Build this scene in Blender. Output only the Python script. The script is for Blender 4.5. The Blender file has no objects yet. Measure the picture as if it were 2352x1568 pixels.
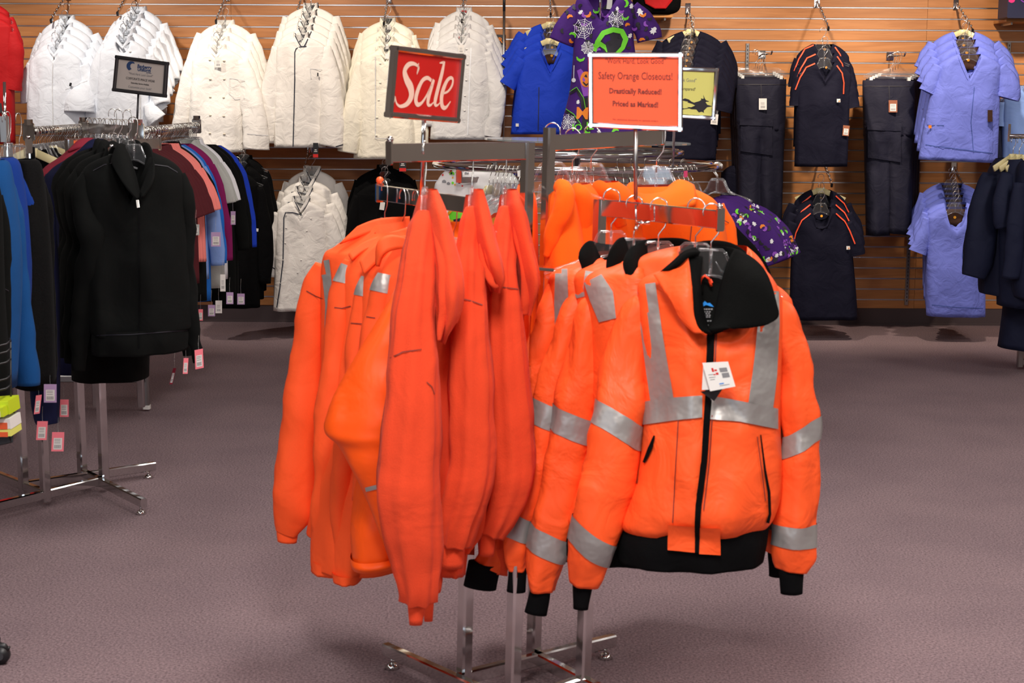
import bpy, bmesh, math, random
from mathutils import Vector, Matrix, noise
from mathutils.bvhtree import BVHTree

# ------------------------------------------------------------------ camera, lights, exposure
SC = bpy.context.scene
COL = SC.collection
FPX, PITCH, ROLL = 3450.0, math.radians(8.9), 0.005
CAM = Vector((0, 0, 1.55))
FW = Vector((0, math.cos(PITCH), -math.sin(PITCH)))
_u = Vector((0, math.sin(PITCH), math.cos(PITCH)))
RT = (Vector((1, 0, 0)) + ROLL * _u).normalized()
UP = (_u - ROLL * Vector((1, 0, 0))).normalized()
cd = bpy.data.cameras.new('camera')
cam = bpy.data.objects.new('camera', cd); COL.objects.link(cam)
cam.matrix_world = Matrix(((RT.x, UP.x, -FW.x, CAM.x), (RT.y, UP.y, -FW.y, CAM.y), (RT.z, UP.z, -FW.z, CAM.z), (0, 0, 0, 1)))
cd.sensor_fit = 'HORIZONTAL'; cd.sensor_width = 23.5; cd.lens = FPX / 2352 * 23.5
cd.clip_start = .05; cd.clip_end = 60
cd.dof.use_dof = True; cd.dof.focus_distance = 9.2; cd.dof.aperture_fstop = 7.0
SC.camera = cam
SC.view_settings.view_transform = 'Standard'; SC.view_settings.look = 'None'
SC.view_settings.gamma = 1.0; SC.view_settings.use_curve_mapping = False
SC.view_settings.exposure = 0.0
WD = bpy.data.worlds.new('world'); SC.world = WD; WD.use_nodes = True
WD.node_tree.nodes['Background'].inputs[0].default_value = (.9, .93, 1, 1)
WD.node_tree.nodes['Background'].inputs[1].default_value = .35

def area(name, loc, sx, sy, power, col, tgt=None):
    l = bpy.data.lights.new(name, 'AREA'); l.shape = 'RECTANGLE'; l.size = sx; l.size_y = sy
    l.energy = power; l.color = col
    o = bpy.data.objects.new(name, l); COL.objects.link(o); o.location = loc
    if tgt is not None:
        o.rotation_euler = (Vector(tgt) - Vector(loc)).to_track_quat('-Z', 'Y').to_euler()
    return o
CEIL = 3.15
LAMPS = [(x, y) for y in (-1.6, 1.4, 4.4, 7.0) for x in (-3.6, 0.0, 3.6)]
LPW = {-1.6: (28, 42, 34), 1.4: (45, 120, 70), 4.4: (16, 62, 66), 7.0: (10, 22, 26)}
for x, y in LAMPS:
    area('troffer_light', (x, y, CEIL - .03), .55, 1.15, LPW[y][0 if x < 0 else 1 if x == 0 else 2], (1.0, .95, .90))
SPOTS = [(-4.6, 120, (1, .90, .80)), (-3.0, 120, (1, .92, .84)), (-1.6, 125, (1, .86, .72)), (-.2, 95, (1, .85, .70)), (1.4, 190, (1, .84, .68)), (2.7, 190, (1, .84, .68)), (4.2, 160, (1, .84, .68))]
for x, pw, c in SPOTS:
    l = bpy.data.lights.new('track_spot', 'SPOT'); l.energy = pw; l.color = c; l.spot_size = math.radians(78); l.spot_blend = .7; l.shadow_soft_size = .05
    o = bpy.data.objects.new('track_spot', l); COL.objects.link(o); o.location = (x, 9.0, CEIL - .15)
    o.rotation_euler = (Vector((x + .25, 10.6, 1.15)) - o.location).to_track_quat('-Z', 'Y').to_euler()

# ------------------------------------------------------------------ pixel helpers (2352 x 1568 frame)
def ray(px, py): return FW + RT * ((px - 1176) / FPX) - UP * ((py - 784) / FPX)
def P(px, py, Y):
    d = ray(px, py); return CAM + d * ((Y - CAM.y) / d.y)
def PZ(px, py, z):
    d = ray(px, py); return CAM + d * ((z - CAM.z) / d.z)
def V(*a): return Vector(a)

# ------------------------------------------------------------------ materials
MATS = {}
def _new(name):
    m = bpy.data.materials.new(name); m.use_nodes = True
    nt = m.node_tree; b = nt.nodes['Principled BSDF']; MATS[name] = m
    return m, nt, b
def setin(b, **k):
    for n, v in k.items():
        n = n.replace('_', ' ')
        if n in b.inputs: b.inputs[n].default_value = v
def fabric(name, col, rough=.85, scale=260, bump=.25, wr=.35, wscale=9, sheen=.0, var=.08):
    m, nt, b = _new(name)
    setin(b, Base_Color=(*col, 1), Roughness=rough)
    setin(b, Sheen_Weight=sheen, Specular_IOR_Level=.25 if max(col) > .02 else .08)
    N, L = nt.nodes, nt.links
    tc = N.new('ShaderNodeTexCoord')
    n1 = N.new('ShaderNodeTexNoise'); n1.inputs['Scale'].default_value = scale; n1.inputs['Detail'].default_value = 2
    n2 = N.new('ShaderNodeTexNoise'); n2.inputs['Scale'].default_value = wscale; n2.inputs['Detail'].default_value = 3; n2.inputs['Distortion'].default_value = .8
    b1 = N.new('ShaderNodeBump'); b1.inputs['Strength'].default_value = bump; b1.inputs['Distance'].default_value = .002
    b2 = N.new('ShaderNodeBump'); b2.inputs['Strength'].default_value = wr; b2.inputs['Distance'].default_value = .02
    L.new(tc.outputs['Object'], n1.inputs['Vector']); L.new(tc.outputs['Object'], n2.inputs['Vector'])
    L.new(n1.outputs['Fac'], b1.inputs['Height']); L.new(n2.outputs['Fac'], b2.inputs['Height'])
    L.new(b2.outputs['Normal'], b1.inputs['Normal']); L.new(b1.outputs['Normal'], b.inputs['Normal'])
    if var:
        hs = N.new('ShaderNodeMapRange'); hs.inputs['To Min'].default_value = 1 - var; hs.inputs['To Max'].default_value = 1 + var
        L.new(n1.outputs['Fac'], hs.inputs['Value'])
        mx = N.new('ShaderNodeVectorMath'); mx.operation = 'SCALE'; mx.inputs[0].default_value = col
        L.new(hs.outputs['Result'], mx.inputs['Scale']); L.new(mx.outputs['Vector'], b.inputs['Base Color'])
    return m
def plain(name, col, rough=.5, metal=0.0, **k):
    m, nt, b = _new(name); setin(b, Base_Color=(*col, 1), Roughness=rough, Metallic=metal, **k); return m

def srgb(r, g, b): 
    f = lambda c: (c / 255 / 12.92) if c / 255 <= .04045 else ((c / 255 + .055) / 1.055) ** 2.4
    return (f(r), f(g), f(b))
chrome = plain('chrome', (.66, .65, .64), .09, 1.0)
_nt = chrome.node_tree; _n = _nt.nodes.new('ShaderNodeTexNoise'); _n.inputs['Scale'].default_value = 7; _n.inputs['Detail'].default_value = 1
_t = _nt.nodes.new('ShaderNodeTexCoord'); _b = _nt.nodes.new('ShaderNodeBump'); _b.inputs['Strength'].default_value = .35; _b.inputs['Distance'].default_value = .02
_nt.links.new(_t.outputs['Object'], _n.inputs['Vector']); _nt.links.new(_n.outputs['Fac'], _b.inputs['Height']); _nt.links.new(_b.outputs['Normal'], _nt.nodes['Principled BSDF'].inputs['Normal'])
brushed = plain('brushed_steel', (.42, .41, .40), .3, 1.0)
wire = plain('hook_wire', (.75, .73, .68), .22, 1.0)
alu = plain('aluminium_strip', (.72, .72, .74), .28, 1.0)
blackm = plain('black_plastic', (.012, .012, .014), .4)
whitep = plain('white_card', (.78, .76, .72), .6)
pinkp = plain('pink_card', srgb(248, 128, 140), .6)
lilacp = plain('lilac_card', srgb(180, 150, 190), .6)
brownp = plain('brown_card', srgb(150, 90, 62), .6)
ink = plain('black_ink', (.03, .03, .035), .6)
greyink = plain('grey_ink', (.22, .22, .23), .6)
ORANGE = (1.0, .098, .008)
m_hood = fabric('orange_fleece', (.74, .060, .017), .95, 320, .35, .6, 5, .03)
m_jack = fabric('orange_shell', (.98, .105, .02), .5, 500, .12, .62, 10)
m_soft = fabric('orange_softshell', (.98, .098, .018), .7, 420, .15, .3, 7)
m_puff = fabric('orange_puffer', (1.0, .10, .006), .42, 420, .1, .4, 6)
m_fl2 = fabric('bright_orange_fleece', (1.0, .135, .006), .95, 320, .3, .4, 6, .02)
m_lin = fabric('orange_lining', (1.0, .07, .02), .35, 300, .1, .9, 16)
m_black = fabric('black_knit', (.003, .003, .0034), .9, 380, .4, .4, 9)
m_bfleece = fabric('black_fleece', (.0032, .0034, .0032), .95, 420, .5, .25, 8, .0)
m_bjack = fabric('black_jersey', (.005, .0055, .0052), .9, 420, .2, .5, 5, .01)
m_speck = fabric('speckled_black_knit', (.005, .005, .0052), .9, 200, .6, .3, 6, .02, .6)
m_blue = fabric('blue_fleece', srgb(12, 70, 128), .9, 380, .3, .3, 6, .02)
m_blue2 = fabric('royal_fleece', srgb(8, 50, 130), .9, 380, .3, .3, 6, .02)
m_navyf = fabric('dark_navy_fleece', srgb(14, 18, 52), .9, 380, .3, .3, 6)
m_white1 = fabric('cool_white_cotton', (.80, .83, .88), .8, 500, .1, .5, 14, 0, .02)
m_white2 = fabric('warm_white_cotton', (.84, .81, .76), .8, 500, .1, .5, 14, 0, .02)
m_cream = fabric('cream_cotton', (.80, .76, .64), .8, 500, .1, .5, 14, 0, .02)
m_grey_w = fabric('pale_grey_cotton', (.66, .66, .66), .8, 500, .1, .6, 12, 0, .02)
m_navy = fabric('navy_twill', (.0085, .0085, .019), .75, 500, .15, .45, 10)
m_navy2 = fabric('midnight_twill', (.007, .010, .032), .75, 500, .15, .4, 8)
m_pant = fabric('navy_ripstop', (.011, .011, .025), .75, 500, .15, .5, 10)
m_royal = fabric('royal_poplin', (.008, .045, .50), .75, 500, .15, .4, 12)
m_peri = fabric('periwinkle_poplin', (.16, .20, .66), .75, 500, .15, .5, 13)
m_peri2 = fabric('dusty_blue_poplin', (.06, .10, .36), .75, 500, .15, .5, 13)
m_red = fabric('red_twill', (.42, .006, .008), .75, 500, .15, .35, 10)
m_maroon = fabric('maroon_pique', (.075, .008, .012), .85, 420, .2, .3, 8)
m_pink = fabric('salmon_pique', (.80, .22, .19), .85, 420, .2, .3, 8)
m_magenta = fabric('magenta_knit', (.20, .006, .085), .85, 420, .2, .3, 8)
m_greyk = fabric('grey_pique', (.42, .43, .40), .85, 420, .2, .3, 8)
m_wknit = fabric('white_pique', (.74, .74, .76), .85, 420, .2, .3, 8)
m_bright = fabric('bright_blue_knit', (.012, .13, .50), .85, 420, .2, .3, 8)
m_lblue = fabric('light_blue_cotton', (.20, .32, .66), .85, 420, .2, .3, 8)
m_crim = fabric('crimson_knit', (.26, .02, .04), .85, 420, .2, .3, 8)
m_purple = fabric('purple_poplin', (.055, .012, .155), .75, 500, .15, .3, 10)
m_xmas = fabric('white_print_cotton', (.74, .72, .70), .8, 500, .1, .3, 10)
m_obrt = fabric('orange_print_cotton', (.75, .07, .02), .8, 500, .1, .3, 10)
m_brownl = fabric('dark_brown_label', (.045, .018, .010), .8, 500, .1, .2, 10)
tape = plain('reflective_tape', (.36, .345, .33), .42, .45)
_nt = tape.node_tree; _n = _nt.nodes.new('ShaderNodeTexNoise'); _n.inputs['Scale'].default_value = 22
_t = _nt.nodes.new('ShaderNodeTexCoord'); _b = _nt.nodes.new('ShaderNodeBump'); _b.inputs['Strength'].default_value = .5; _b.inputs['Distance'].default_value = .012
_nt.links.new(_t.outputs['Object'], _n.inputs['Vector']); _nt.links.new(_n.outputs['Fac'], _b.inputs['Height']); _nt.links.new(_b.outputs['Normal'], _nt.nodes['Principled BSDF'].inputs['Normal'])
navyp = plain('navy_piping', (.012, .016, .035), .7)
orpipe = plain('orange_piping', (.95, .09, .03), .6)
gold = plain('gold_print', srgb(235, 160, 25), .6)
green = plain('lime_print', srgb(110, 215, 40), .6)
white_pr = plain('white_print', (.82, .82, .84), .6)
purp_pr = plain('violet_print', srgb(140, 70, 185), .6)
or_pr = plain('orange_print', srgb(235, 130, 25), .6)
black_pr = plain('black_print', (.008, .006, .014), .6)
blue_pr = plain('blue_print', srgb(25, 130, 215), .6)
red_pr = plain('red_print', srgb(205, 30, 25), .6)
hanger_cream = plain('cream_plastic', srgb(225, 212, 160), .4)

def clearmat(name, col, a, rough=.08, spec=.5):
    m, nt, b = _new(name)
    nt.nodes.remove(b)
    N, L = nt.nodes, nt.links
    tr = N.new('ShaderNodeBsdfTransparent'); tr.inputs[0].default_value = (*col, 1)
    gl = N.new('ShaderNodeBsdfGlossy'); gl.inputs['Roughness'].default_value = rough; gl.inputs[0].default_value = (1, 1, 1, 1)
    di = N.new('ShaderNodeBsdfDiffuse'); di.inputs[0].default_value = (.8, .82, .84, 1)
    m0 = N.new('ShaderNodeMixShader'); m0.inputs[0].default_value = .25
    L.new(gl.outputs[0], m0.inputs[1]); L.new(di.outputs[0], m0.inputs[2])
    lw = N.new('ShaderNodeLayerWeight'); lw.inputs['Blend'].default_value = .55
    mr = N.new('ShaderNodeMapRange'); mr.inputs['To Min'].default_value = a; mr.inputs['To Max'].default_value = min(1, a + spec)
    L.new(lw.outputs['Facing'], mr.inputs['Value'])
    mx = N.new('ShaderNodeMixShader'); L.new(mr.outputs['Result'], mx.inputs[0]); L.new(tr.outputs[0], mx.inputs[1]); L.new(m0.outputs[0], mx.inputs[2])
    L.new(mx.outputs[0], N['Material Output'].inputs['Surface'])
    return m
clearp = clearmat('clear_plastic', (.985, .99, .995), .05, .05, .40)
glassm = clearmat('glass', (.86, .93, .90), .10, .03, .75)

# carpet
carpet, nt, b = _new('carpet'); N, L = nt.nodes, nt.links
setin(b, Roughness=.95, Specular_IOR_Level=.1)
tc = N.new('ShaderNodeTexCoord'); n1 = N.new('ShaderNodeTexNoise'); n1.inputs['Scale'].default_value = 130; n1.inputs['Detail'].default_value = 5; n1.inputs['Roughness'].default_value = .75
n2 = N.new('ShaderNodeTexNoise'); n2.inputs['Scale'].default_value = 2.2; n2.inputs['Detail'].default_value = 3
cr = N.new('ShaderNodeValToRGB'); e = cr.color_ramp.elements
e[0].position = .33; e[0].color = (*srgb(90, 76, 80), 1); e[1].position = .68; e[1].color = (*srgb(166, 143, 146), 1)
mm = N.new('ShaderNodeMix'); mm.data_type = 'RGBA'; mm.blend_type = 'MULTIPLY'; mm.inputs[0].default_value = 1
r2 = N.new('ShaderNodeValToRGB'); r2.color_ramp.elements[0].position = .3; r2.color_ramp.elements[0].color = (.84, .84, .86, 1); r2.color_ramp.elements[1].position = .7; r2.color_ramp.elements[1].color = (1, 1, 1, 1)
bp = N.new('ShaderNodeBump'); bp.inputs['Strength'].default_value = .6; bp.inputs['Distance'].default_value = .006
for n in (n1, n2): L.new(tc.outputs['Object'], n.inputs['Vector'])
L.new(n1.outputs['Fac'], cr.inputs['Fac']); L.new(n2.outputs['Fac'], r2.inputs['Fac'])
L.new(cr.outputs['Color'], mm.inputs[6]); L.new(r2.outputs['Color'], mm.inputs[7]); L.new(mm.outputs[2], b.inputs['Base Color'])
L.new(n1.outputs['Fac'], bp.inputs['Height']); L.new(bp.outputs['Normal'], b.inputs['Normal'])
# slatwall laminate
woodm, nt, b = _new('slatwall_laminate'); N, L = nt.nodes, nt.links
setin(b, Roughness=.42)
tc = N.new('ShaderNodeTexCoord'); mp = N.new('ShaderNodeMapping'); mp.inputs['Scale'].default_value = (1.3, 8, 16)
oi = N.new('ShaderNodeObjectInfo'); n1 = N.new('ShaderNodeTexNoise'); n1.noise_dimensions = '4D'; n1.inputs['Scale'].default_value = 1.6; n1.inputs['Detail'].default_value = 5; n1.inputs['Distortion'].default_value = 1.2
cr = N.new('ShaderNodeValToRGB'); e = cr.color_ramp.elements
e[0].position = .3; e[0].color = (.41, .158, .044, 1); e[1].position = .72; e[1].color = (.56, .24, .078, 1)
mu = N.new('ShaderNodeMath'); mu.operation = 'MULTIPLY'; mu.inputs[1].default_value = 20
L.new(oi.outputs['Random'], mu.inputs[0]); L.new(mu.outputs[0], n1.inputs['W'])
L.new(tc.outputs['Object'], mp.inputs['Vector']); L.new(mp.outputs[0], n1.inputs['Vector']); L.new(n1.outputs['Fac'], cr.inputs['Fac']); L.new(cr.outputs['Color'], b.inputs['Base Color'])
groove = plain('slot_groove', (.055, .028, .015), .8)
basem = fabric('cove_base', srgb(84, 72, 74), .9, 200, .4, 0)
paint = plain('wall_paint', (.16, .13, .11), .9)
ceilm = plain('ceiling_tile', (.72, .71, .68), .95)

# ------------------------------------------------------------------ object helpers
def smooth(me):
    me.polygons.foreach_set('use_smooth', [True] * len(me.polygons)); me.update()
def mesh(name, verts, faces, mat=None, parent=None, sm=True, kind=None):
    me = bpy.data.meshes.new(name); me.from_pydata([tuple(v) for v in verts], [], faces); me.validate()
    if mat: me.materials.append(mat)
    if sm: smooth(me)
    o = bpy.data.objects.new(name, me); COL.objects.link(o)
    if parent is not None: o.parent = parent
    if kind: o['kind'] = kind
    return o
def thing(name, label, cat, loc=(0, 0, 0), rz=0, group=None):
    o = bpy.data.objects.new(name, None); COL.objects.link(o); o.empty_display_size = .05
    o.location = loc; o.rotation_euler = (0, 0, rz); tag(o, label, cat, group); return o
def tag(o, label, cat=None, group=None):
    o['label'] = label
    if cat: o['category'] = cat
    if group: o['group'] = group
    return o
CH = {}
def kids(o): return [c for c in COL.objects if c.parent == o]
def copy_tree(root, loc, rz=None, label=None, group=None, scale=None, cache={}):
    key = root.name
    if key not in cache:
        ks = [(c, kids(c)) for c in kids(root)]; cache[key] = ks
    r = root.copy(); COL.objects.link(r); r.location = loc
    if rz is not None: r.rotation_euler = (r.rotation_euler[0], r.rotation_euler[1], rz)
    if scale: r.scale = (scale,) * 3
    if label: r['label'] = label
    if group: r['group'] = group
    for c, gs in cache[key]:
        d = c.copy(); COL.objects.link(d); d.parent = r
        for g in gs:
            h = g.copy(); COL.objects.link(h); h.parent = d
    return r
class MB:
    """collects simple solids into one mesh"""
    def __init__(s): s.v = []; s.f = []
    def add(s, vs, fs):
        n = len(s.v); s.v += [Vector(v) for v in vs]; s.f += [tuple(i + n for i in f) for f in fs]; return s
    def box(s, c, sz, ch=0):
        x, y, z = (a / 2 for a in sz); c = Vector(c)
        vs = [c + Vector((i * x, j * y, k * z)) for i in (-1, 1) for j in (-1, 1) for k in (-1, 1)]
        return s.add(vs, [(0, 1, 3, 2), (4, 6, 7, 5), (0, 4, 5, 1), (2, 3, 7, 6), (0, 2, 6, 4), (1, 5, 7, 3)])
    def beam(s, a, b, w, h, up=(0, 0, 1), ch=.15):
        a = Vector(a); b = Vector(b); d = (b - a).normalized(); u = Vector(up)
        if abs(d.dot(u)) > .95: u = Vector((.0, 1, 0)) if up == (0, 0, 1) else Vector((0, 0, 1))
        sd = d.cross(u).normalized(); u = sd.cross(d).normalized()
        c = ch * min(w, h); pr = [(w / 2 - c, h / 2), (w / 2, h / 2 - c), (w / 2, -h / 2 + c), (w / 2 - c, -h / 2), (-w / 2 + c, -h / 2), (-w / 2, -h / 2 + c), (-w / 2, h / 2 - c), (-w / 2 + c, h / 2)]
        vs = [p + sd * x + u * y for p in (a, b) for x, y in pr]
        fs = [(i, (i + 1) % 8, 8 + (i + 1) % 8, 8 + i) for i in range(8)] + [tuple(range(7, -1, -1)), tuple(range(8, 16))]
        return s.add(vs, fs)
    def post(s, x, y, z0, z1, w, rot=0):
        d = Vector((math.cos(rot), math.sin(rot), 0))
        return s.beam((x, y, z0), (x, y, z1), w, w, up=tuple(d))
    def tube(s, pts, r, n=8, closed=False, cap=True):
        pts = [Vector(p) for p in pts]; m = len(pts); rs = r if isinstance(r, (list, tuple)) else [r] * m
        ref = Vector((0, 0, 1)); prev = None; vs = []
        for i, p in enumerate(pts):
            a = pts[(i - 1) % m] if (closed or i) else p; c = pts[(i + 1) % m] if (closed or i < m - 1) else p
            t = (c - a).normalized()
            if prev is None:
                u = t.cross(ref) if abs(t.dot(ref)) < .9 else t.cross(Vector((1, 0, 0)))
            else: u = prev - t * prev.dot(t)
            u.normalize(); prev = u; w = t.cross(u)
            vs += [p + (u * math.cos(k * 2 * math.pi / n) + w * math.sin(k * 2 * math.pi / n)) * rs[i] for k in range(n)]
        fs = []
        for i in range(m if closed else m - 1):
            j = (i + 1) % m
            fs += [(i * n + k, i * n + (k + 1) % n, j * n + (k + 1) % n, j * n + k) for k in range(n)]
        if cap and not closed: fs += [tuple(range(n - 1, -1, -1)), tuple((m - 1) * n + k for k in range(n))]
        return s.add(vs, fs)
    def ball(s, c, r, n=8, sq=1):
        c = Vector(c); vs = [c + Vector((0, 0, r * sq))]; m = n // 2
        for i in range(1, m):
            a = math.pi * i / m
            vs += [c + Vector((r * math.sin(a) * math.cos(2 * math.pi * k / n), r * math.sin(a) * math.sin(2 * math.pi * k / n), r * sq * math.cos(a))) for k in range(n)]
        vs.append(c - Vector((0, 0, r * sq))); fs = [(0, 1 + k, 1 + (k + 1) % n) for k in range(n)]
        for i in range(m - 2): fs += [(1 + i * n + k, 1 + (i + 1) * n + k, 1 + (i + 1) * n + (k + 1) % n, 1 + i * n + (k + 1) % n) for k in range(n)]
        l = len(vs) - 1; fs += [(l, 1 + (m - 2) * n + (k + 1) % n, 1 + (m - 2) * n + k) for k in range(n)]
        return s.add(vs, fs)
    def disc(s, c, r, h, n=20, axis='z', r2=None):
        c = Vector(c); r2 = r if r2 is None else r2
        ax = {'z': (V(1, 0, 0), V(0, 1, 0), V(0, 0, 1)), 'y': (V(1, 0, 0), V(0, 0, 1), V(0, -1, 0)), 'x': (V(0, 1, 0), V(0, 0, 1), V(1, 0, 0))}[axis]
        vs = [c + (ax[0] * math.cos(k * 2 * math.pi / n) + ax[1] * math.sin(k * 2 * math.pi / n)) * q + ax[2] * (e * h / 2) for e, q in ((-1, r), (1, r2)) for k in range(n)]
        fs = [(k, (k + 1) % n, n + (k + 1) % n, n + k) for k in range(n)] + [tuple(range(n - 1, -1, -1)), tuple(range(n, 2 * n))]
        return s.add(vs, fs)
    def build(s, name, mat, parent=None, sm=False, kind=None): return mesh(name, s.v, s.f, mat, parent, sm, kind)
def cr_interp(seq, sub):
    """Catmull-Rom through tuples of equal length"""
    out = []; n = len(seq)
    for i in range(n - 1):
        p0 = seq[max(i - 1, 0)]; p1 = seq[i]; p2 = seq[i + 1]; p3 = seq[min(i + 2, n - 1)]
        for k in range(sub):
            t = k / sub; t2 = t * t; t3 = t2 * t
            out.append(tuple(.5 * (2 * b + (c - a) * t + (2 * a - 5 * b + 4 * c - d) * t2 + (3 * b - a - 3 * c + d) * t3) for a, b, c, d in zip(p0, p1, p2, p3)))
    out.append(tuple(seq[-1])); return out

# ------------------------------------------------------------------ draped cloth on a vertical plane through a hanging point
class Cloth:
    def __init__(s, name, label, cat, px, py, Y, yaw=0, group=None, root=None):
        s.O = P(px, py, Y); s.yaw = math.radians(yaw); s.px, s.py, s.Y = px, py, Y
        s.root = root or thing(name, label, cat, s.O, s.yaw, group)
        s.M = Matrix.Translation(s.O) @ Matrix.Rotation(s.yaw, 4, 'Z'); s.Mi = s.M.inverted(); s.cam = s.Mi @ CAM
        s.R = Matrix.Rotation(-s.yaw, 3, 'Z'); s.geo = {}
    def dir(s, px, py): return s.R @ ray(px, py)
    def loc(s, px, py, dy=0.0):
        d = s.dir(px, py); return s.cam + d * ((dy - s.cam.y) / d.y)
    def mpp(s, px, py, dy=0.0):
        return (s.loc(px, py, dy) - s.cam).dot(s.R @ FW) / FPX
    def loft(s, name, mat, rows, n=36, sub=5, fold=(.0, 5, 0), rough=.0, neck=None, hem=True, mat_parent=None, e=.85, kind=None):
        rr = cr_interp([tuple(r) + ((0,) if len(r) < 6 else ()) for r in rows], sub)
        vs = []; m = len(rr); top = None
        for i, (lx, ly, rx, ry, t, dy) in enumerate(rr):
            v = i / (m - 1); l = s.loc(lx, ly, dy); r = s.loc(rx, ry, dy); c = (l + r) / 2; h = (r - l) / 2
            if top is None: top = (c.z, c.x, h.length)
            for k in range(n):
                a = 2 * math.pi * k / n; ca, sa = math.cos(a), math.sin(a)
                x = math.copysign(abs(ca) ** e, ca); y = math.copysign(abs(sa) ** e, sa)
                p = c + h * x + V(0, 1, 0) * (t * y)
                amp, fk, seed = fold
                if amp:
                    q = amp * (v ** 1.2) * (math.sin(fk * a + seed + 1.3 * math.sin(2.1 * v + seed)) + .5 * math.sin(fk * 1.7 * a + seed * 2.1))
                    p += V(0, 1, 0) * (q * (sa if abs(sa) < .98 else math.copysign(1, sa)))
                if rough:
                    q = noise.noise(Vector((p.x * 9 + seed * 3.1, p.y * 4, p.z * 5))) * rough + noise.noise(Vector((p.x * 24 + seed, p.y * 9, p.z * 14))) * rough * .4
                    p += V(0, 1, 0) * (q * sa * min(1, v * 6))
                if neck and sa < 0:
                    nw, vd, shp = neck[0] * s.mpp(lx, ly), neck[1] * s.mpp(lx, ly), neck[2]
                    cx = top[1]; g = max(0, 1 - abs(p.x - cx) / nw)
                    g = g if shp == 'v' else math.sqrt(1 - (1 - g) ** 2) if shp == 'u' else min(1, g * 2.2)
                    d = max(0, top[0] - p.z); p.z -= vd * g * max(0, 1 - d / (vd * 2.2))
                vs.append(p)
        if hem:
            base = (m - 1) * n
            for q, (ins, upz) in enumerate(((.006, .001), (.008, .02))):
                lx, ly, rx, ry, t, dy = rr[-1]; c = (s.loc(lx, ly, dy) + s.loc(rx, ry, dy)) / 2
                for k in range(n):
                    p = vs[base + k].copy(); d = (c - p); d.z = 0
                    p += d.normalized() * ins + V(0, 0, upz); vs.append(p)
            m += 2
        fs = [(i * n + k, i * n + (k + 1) % n, (i + 1) * n + (k + 1) % n, (i + 1) * n + k) for i in range(m - 1) for k in range(n)]
        o = mesh(name, vs, fs, mat, mat_parent or s.root, True, kind); s.geo.setdefault(name, []).append((vs, fs)); o['_k'] = 0; del o['_k']
        s.last = (vs, fs); return o
    def tube(s, name, mat, pts, n=16, sub=5, df=.8, rough=0.0, seed=0, inner=True, parent=None, fold=0.0, fk=3):
        """pts: (x, y, halfwidth px [, dy, depth factor])"""
        q = [(p[0], p[1], p[2], p[3] if len(p) > 3 else 0.0, p[4] if len(p) > 4 else df) for p in pts]
        rr = cr_interp(q, sub); C = [s.loc(a[0], a[1], a[3]) for a in rr]; m = len(rr); vs = []; fr = []
        for i, a in enumerate(rr):
            t = (C[min(i + 1, m - 1)] - C[max(i - 1, 0)]).normalized(); y = V(0, 1, 0)
            u = y.cross(t).normalized(); w = t.cross(u).normalized(); R = a[2] * s.mpp(a[0], a[1], a[3]); fr.append((C[i], u, w, R, a[4]))
            for k in range(n):
                th = 2 * math.pi * k / n; rad = 1.0
                d = u * math.cos(th) + w * (math.sin(th) * a[4]); p = C[i] + d * R
                if rough: p += d * (noise.noise(Vector((p.x * 16 + seed, p.y * 16, p.z * 11))) * rough + noise.noise(Vector((p.x * 40 + seed, p.y * 40, p.z * 24))) * rough * .35)
                if fold: p += d * (fold * (1.2 - 2 * abs(math.sin(fk * th * .5 + seed + 1.2 * math.sin(3 * i / m + seed)))) * min(1, 4 * i / m))
                vs.append(p)
        if inner:
            for ins, bk in ((.80, .0), (.72, -.02)):
                c, u, w, R, f = fr[-1]; t = (C[-1] - C[-2]).normalized()
                vs += [c + (vs[(m - 1) * n + k] - c) * ins + t * bk for k in range(n)]
            mm_ = m + 2
        else: mm_ = m
        fs = [(i * n + k, i * n + (k + 1) % n, (i + 1) * n + (k + 1) % n, (i + 1) * n + k) for i in range(mm_ - 1) for k in range(n)]
        fs.append(tuple(range(n - 1, -1, -1)))
        o = mesh(name, vs, fs, mat, parent or s.root); s.geo.setdefault(name, []).append((vs, fs)); s.last = (vs, fs)
        o2 = o; s.tb = (vs, n, m, rr, o); return o
    def band(s, name, mat, tb, py0, py1, slant=0.0, off=.0025, parent=None):
        """a ring of the tube between two heights; slant shifts it per side"""
        vs, n, m, rr, o = tb
        ys = [a[1] for a in rr]
        def tpar(y):
            for i in range(m - 1):
                if (ys[i] - y) * (ys[i + 1] - y) <= 0 and ys[i] != ys[i + 1]: return i + (y - ys[i]) / (ys[i + 1] - ys[i])
            return 0 if abs(y - ys[0]) < abs(y - ys[-1]) else m - 1
        out = []; R = 5
        for j in range(R):
            for k in range(n):
                th = 2 * math.pi * k / n
                t = tpar(py0 + (py1 - py0) * j / (R - 1) + slant * math.cos(th)); i = min(int(t), m - 2); f = t - i
                p = vs[i * n + k].lerp(vs[(i + 1) * n + k], f)
                c = s.loc(*[rr[i][z] * (1 - f) + rr[i + 1][z] * f for z in (0, 1, 3)])
                out.append(p + (p - c).normalized() * off)
        fs = [(i * n + k, i * n + (k + 1) % n, (i + 1) * n + (k + 1) % n, (i + 1) * n + k) for i in range(R - 1) for k in range(n)]
        return mesh(name, out, fs, mat, parent or o)
    def sheet(s, name, mat, grid, thick=.004, sub=2, parent=None, sub2=1):
        """grid rows of (px, py, dy)"""
        rows = [cr_interp(r, sub) for r in grid]; cols = list(zip(*rows)); cols = [cr_interp(list(c), sub) for c in cols]; rows = list(zip(*cols))
        n = len(rows[0]); vs = [s.loc(*p) for r in rows for p in r]
        fs = [(i * n + k, i * n + k + 1, (i + 1) * n + k + 1, (i + 1) * n + k) for i in range(len(rows) - 1) for k in range(n - 1)]
        o = mesh(name, vs, fs, mat, parent or s.root); s.geo.setdefault(name, []).append((vs, fs)); s.last = (vs, fs)
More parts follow.
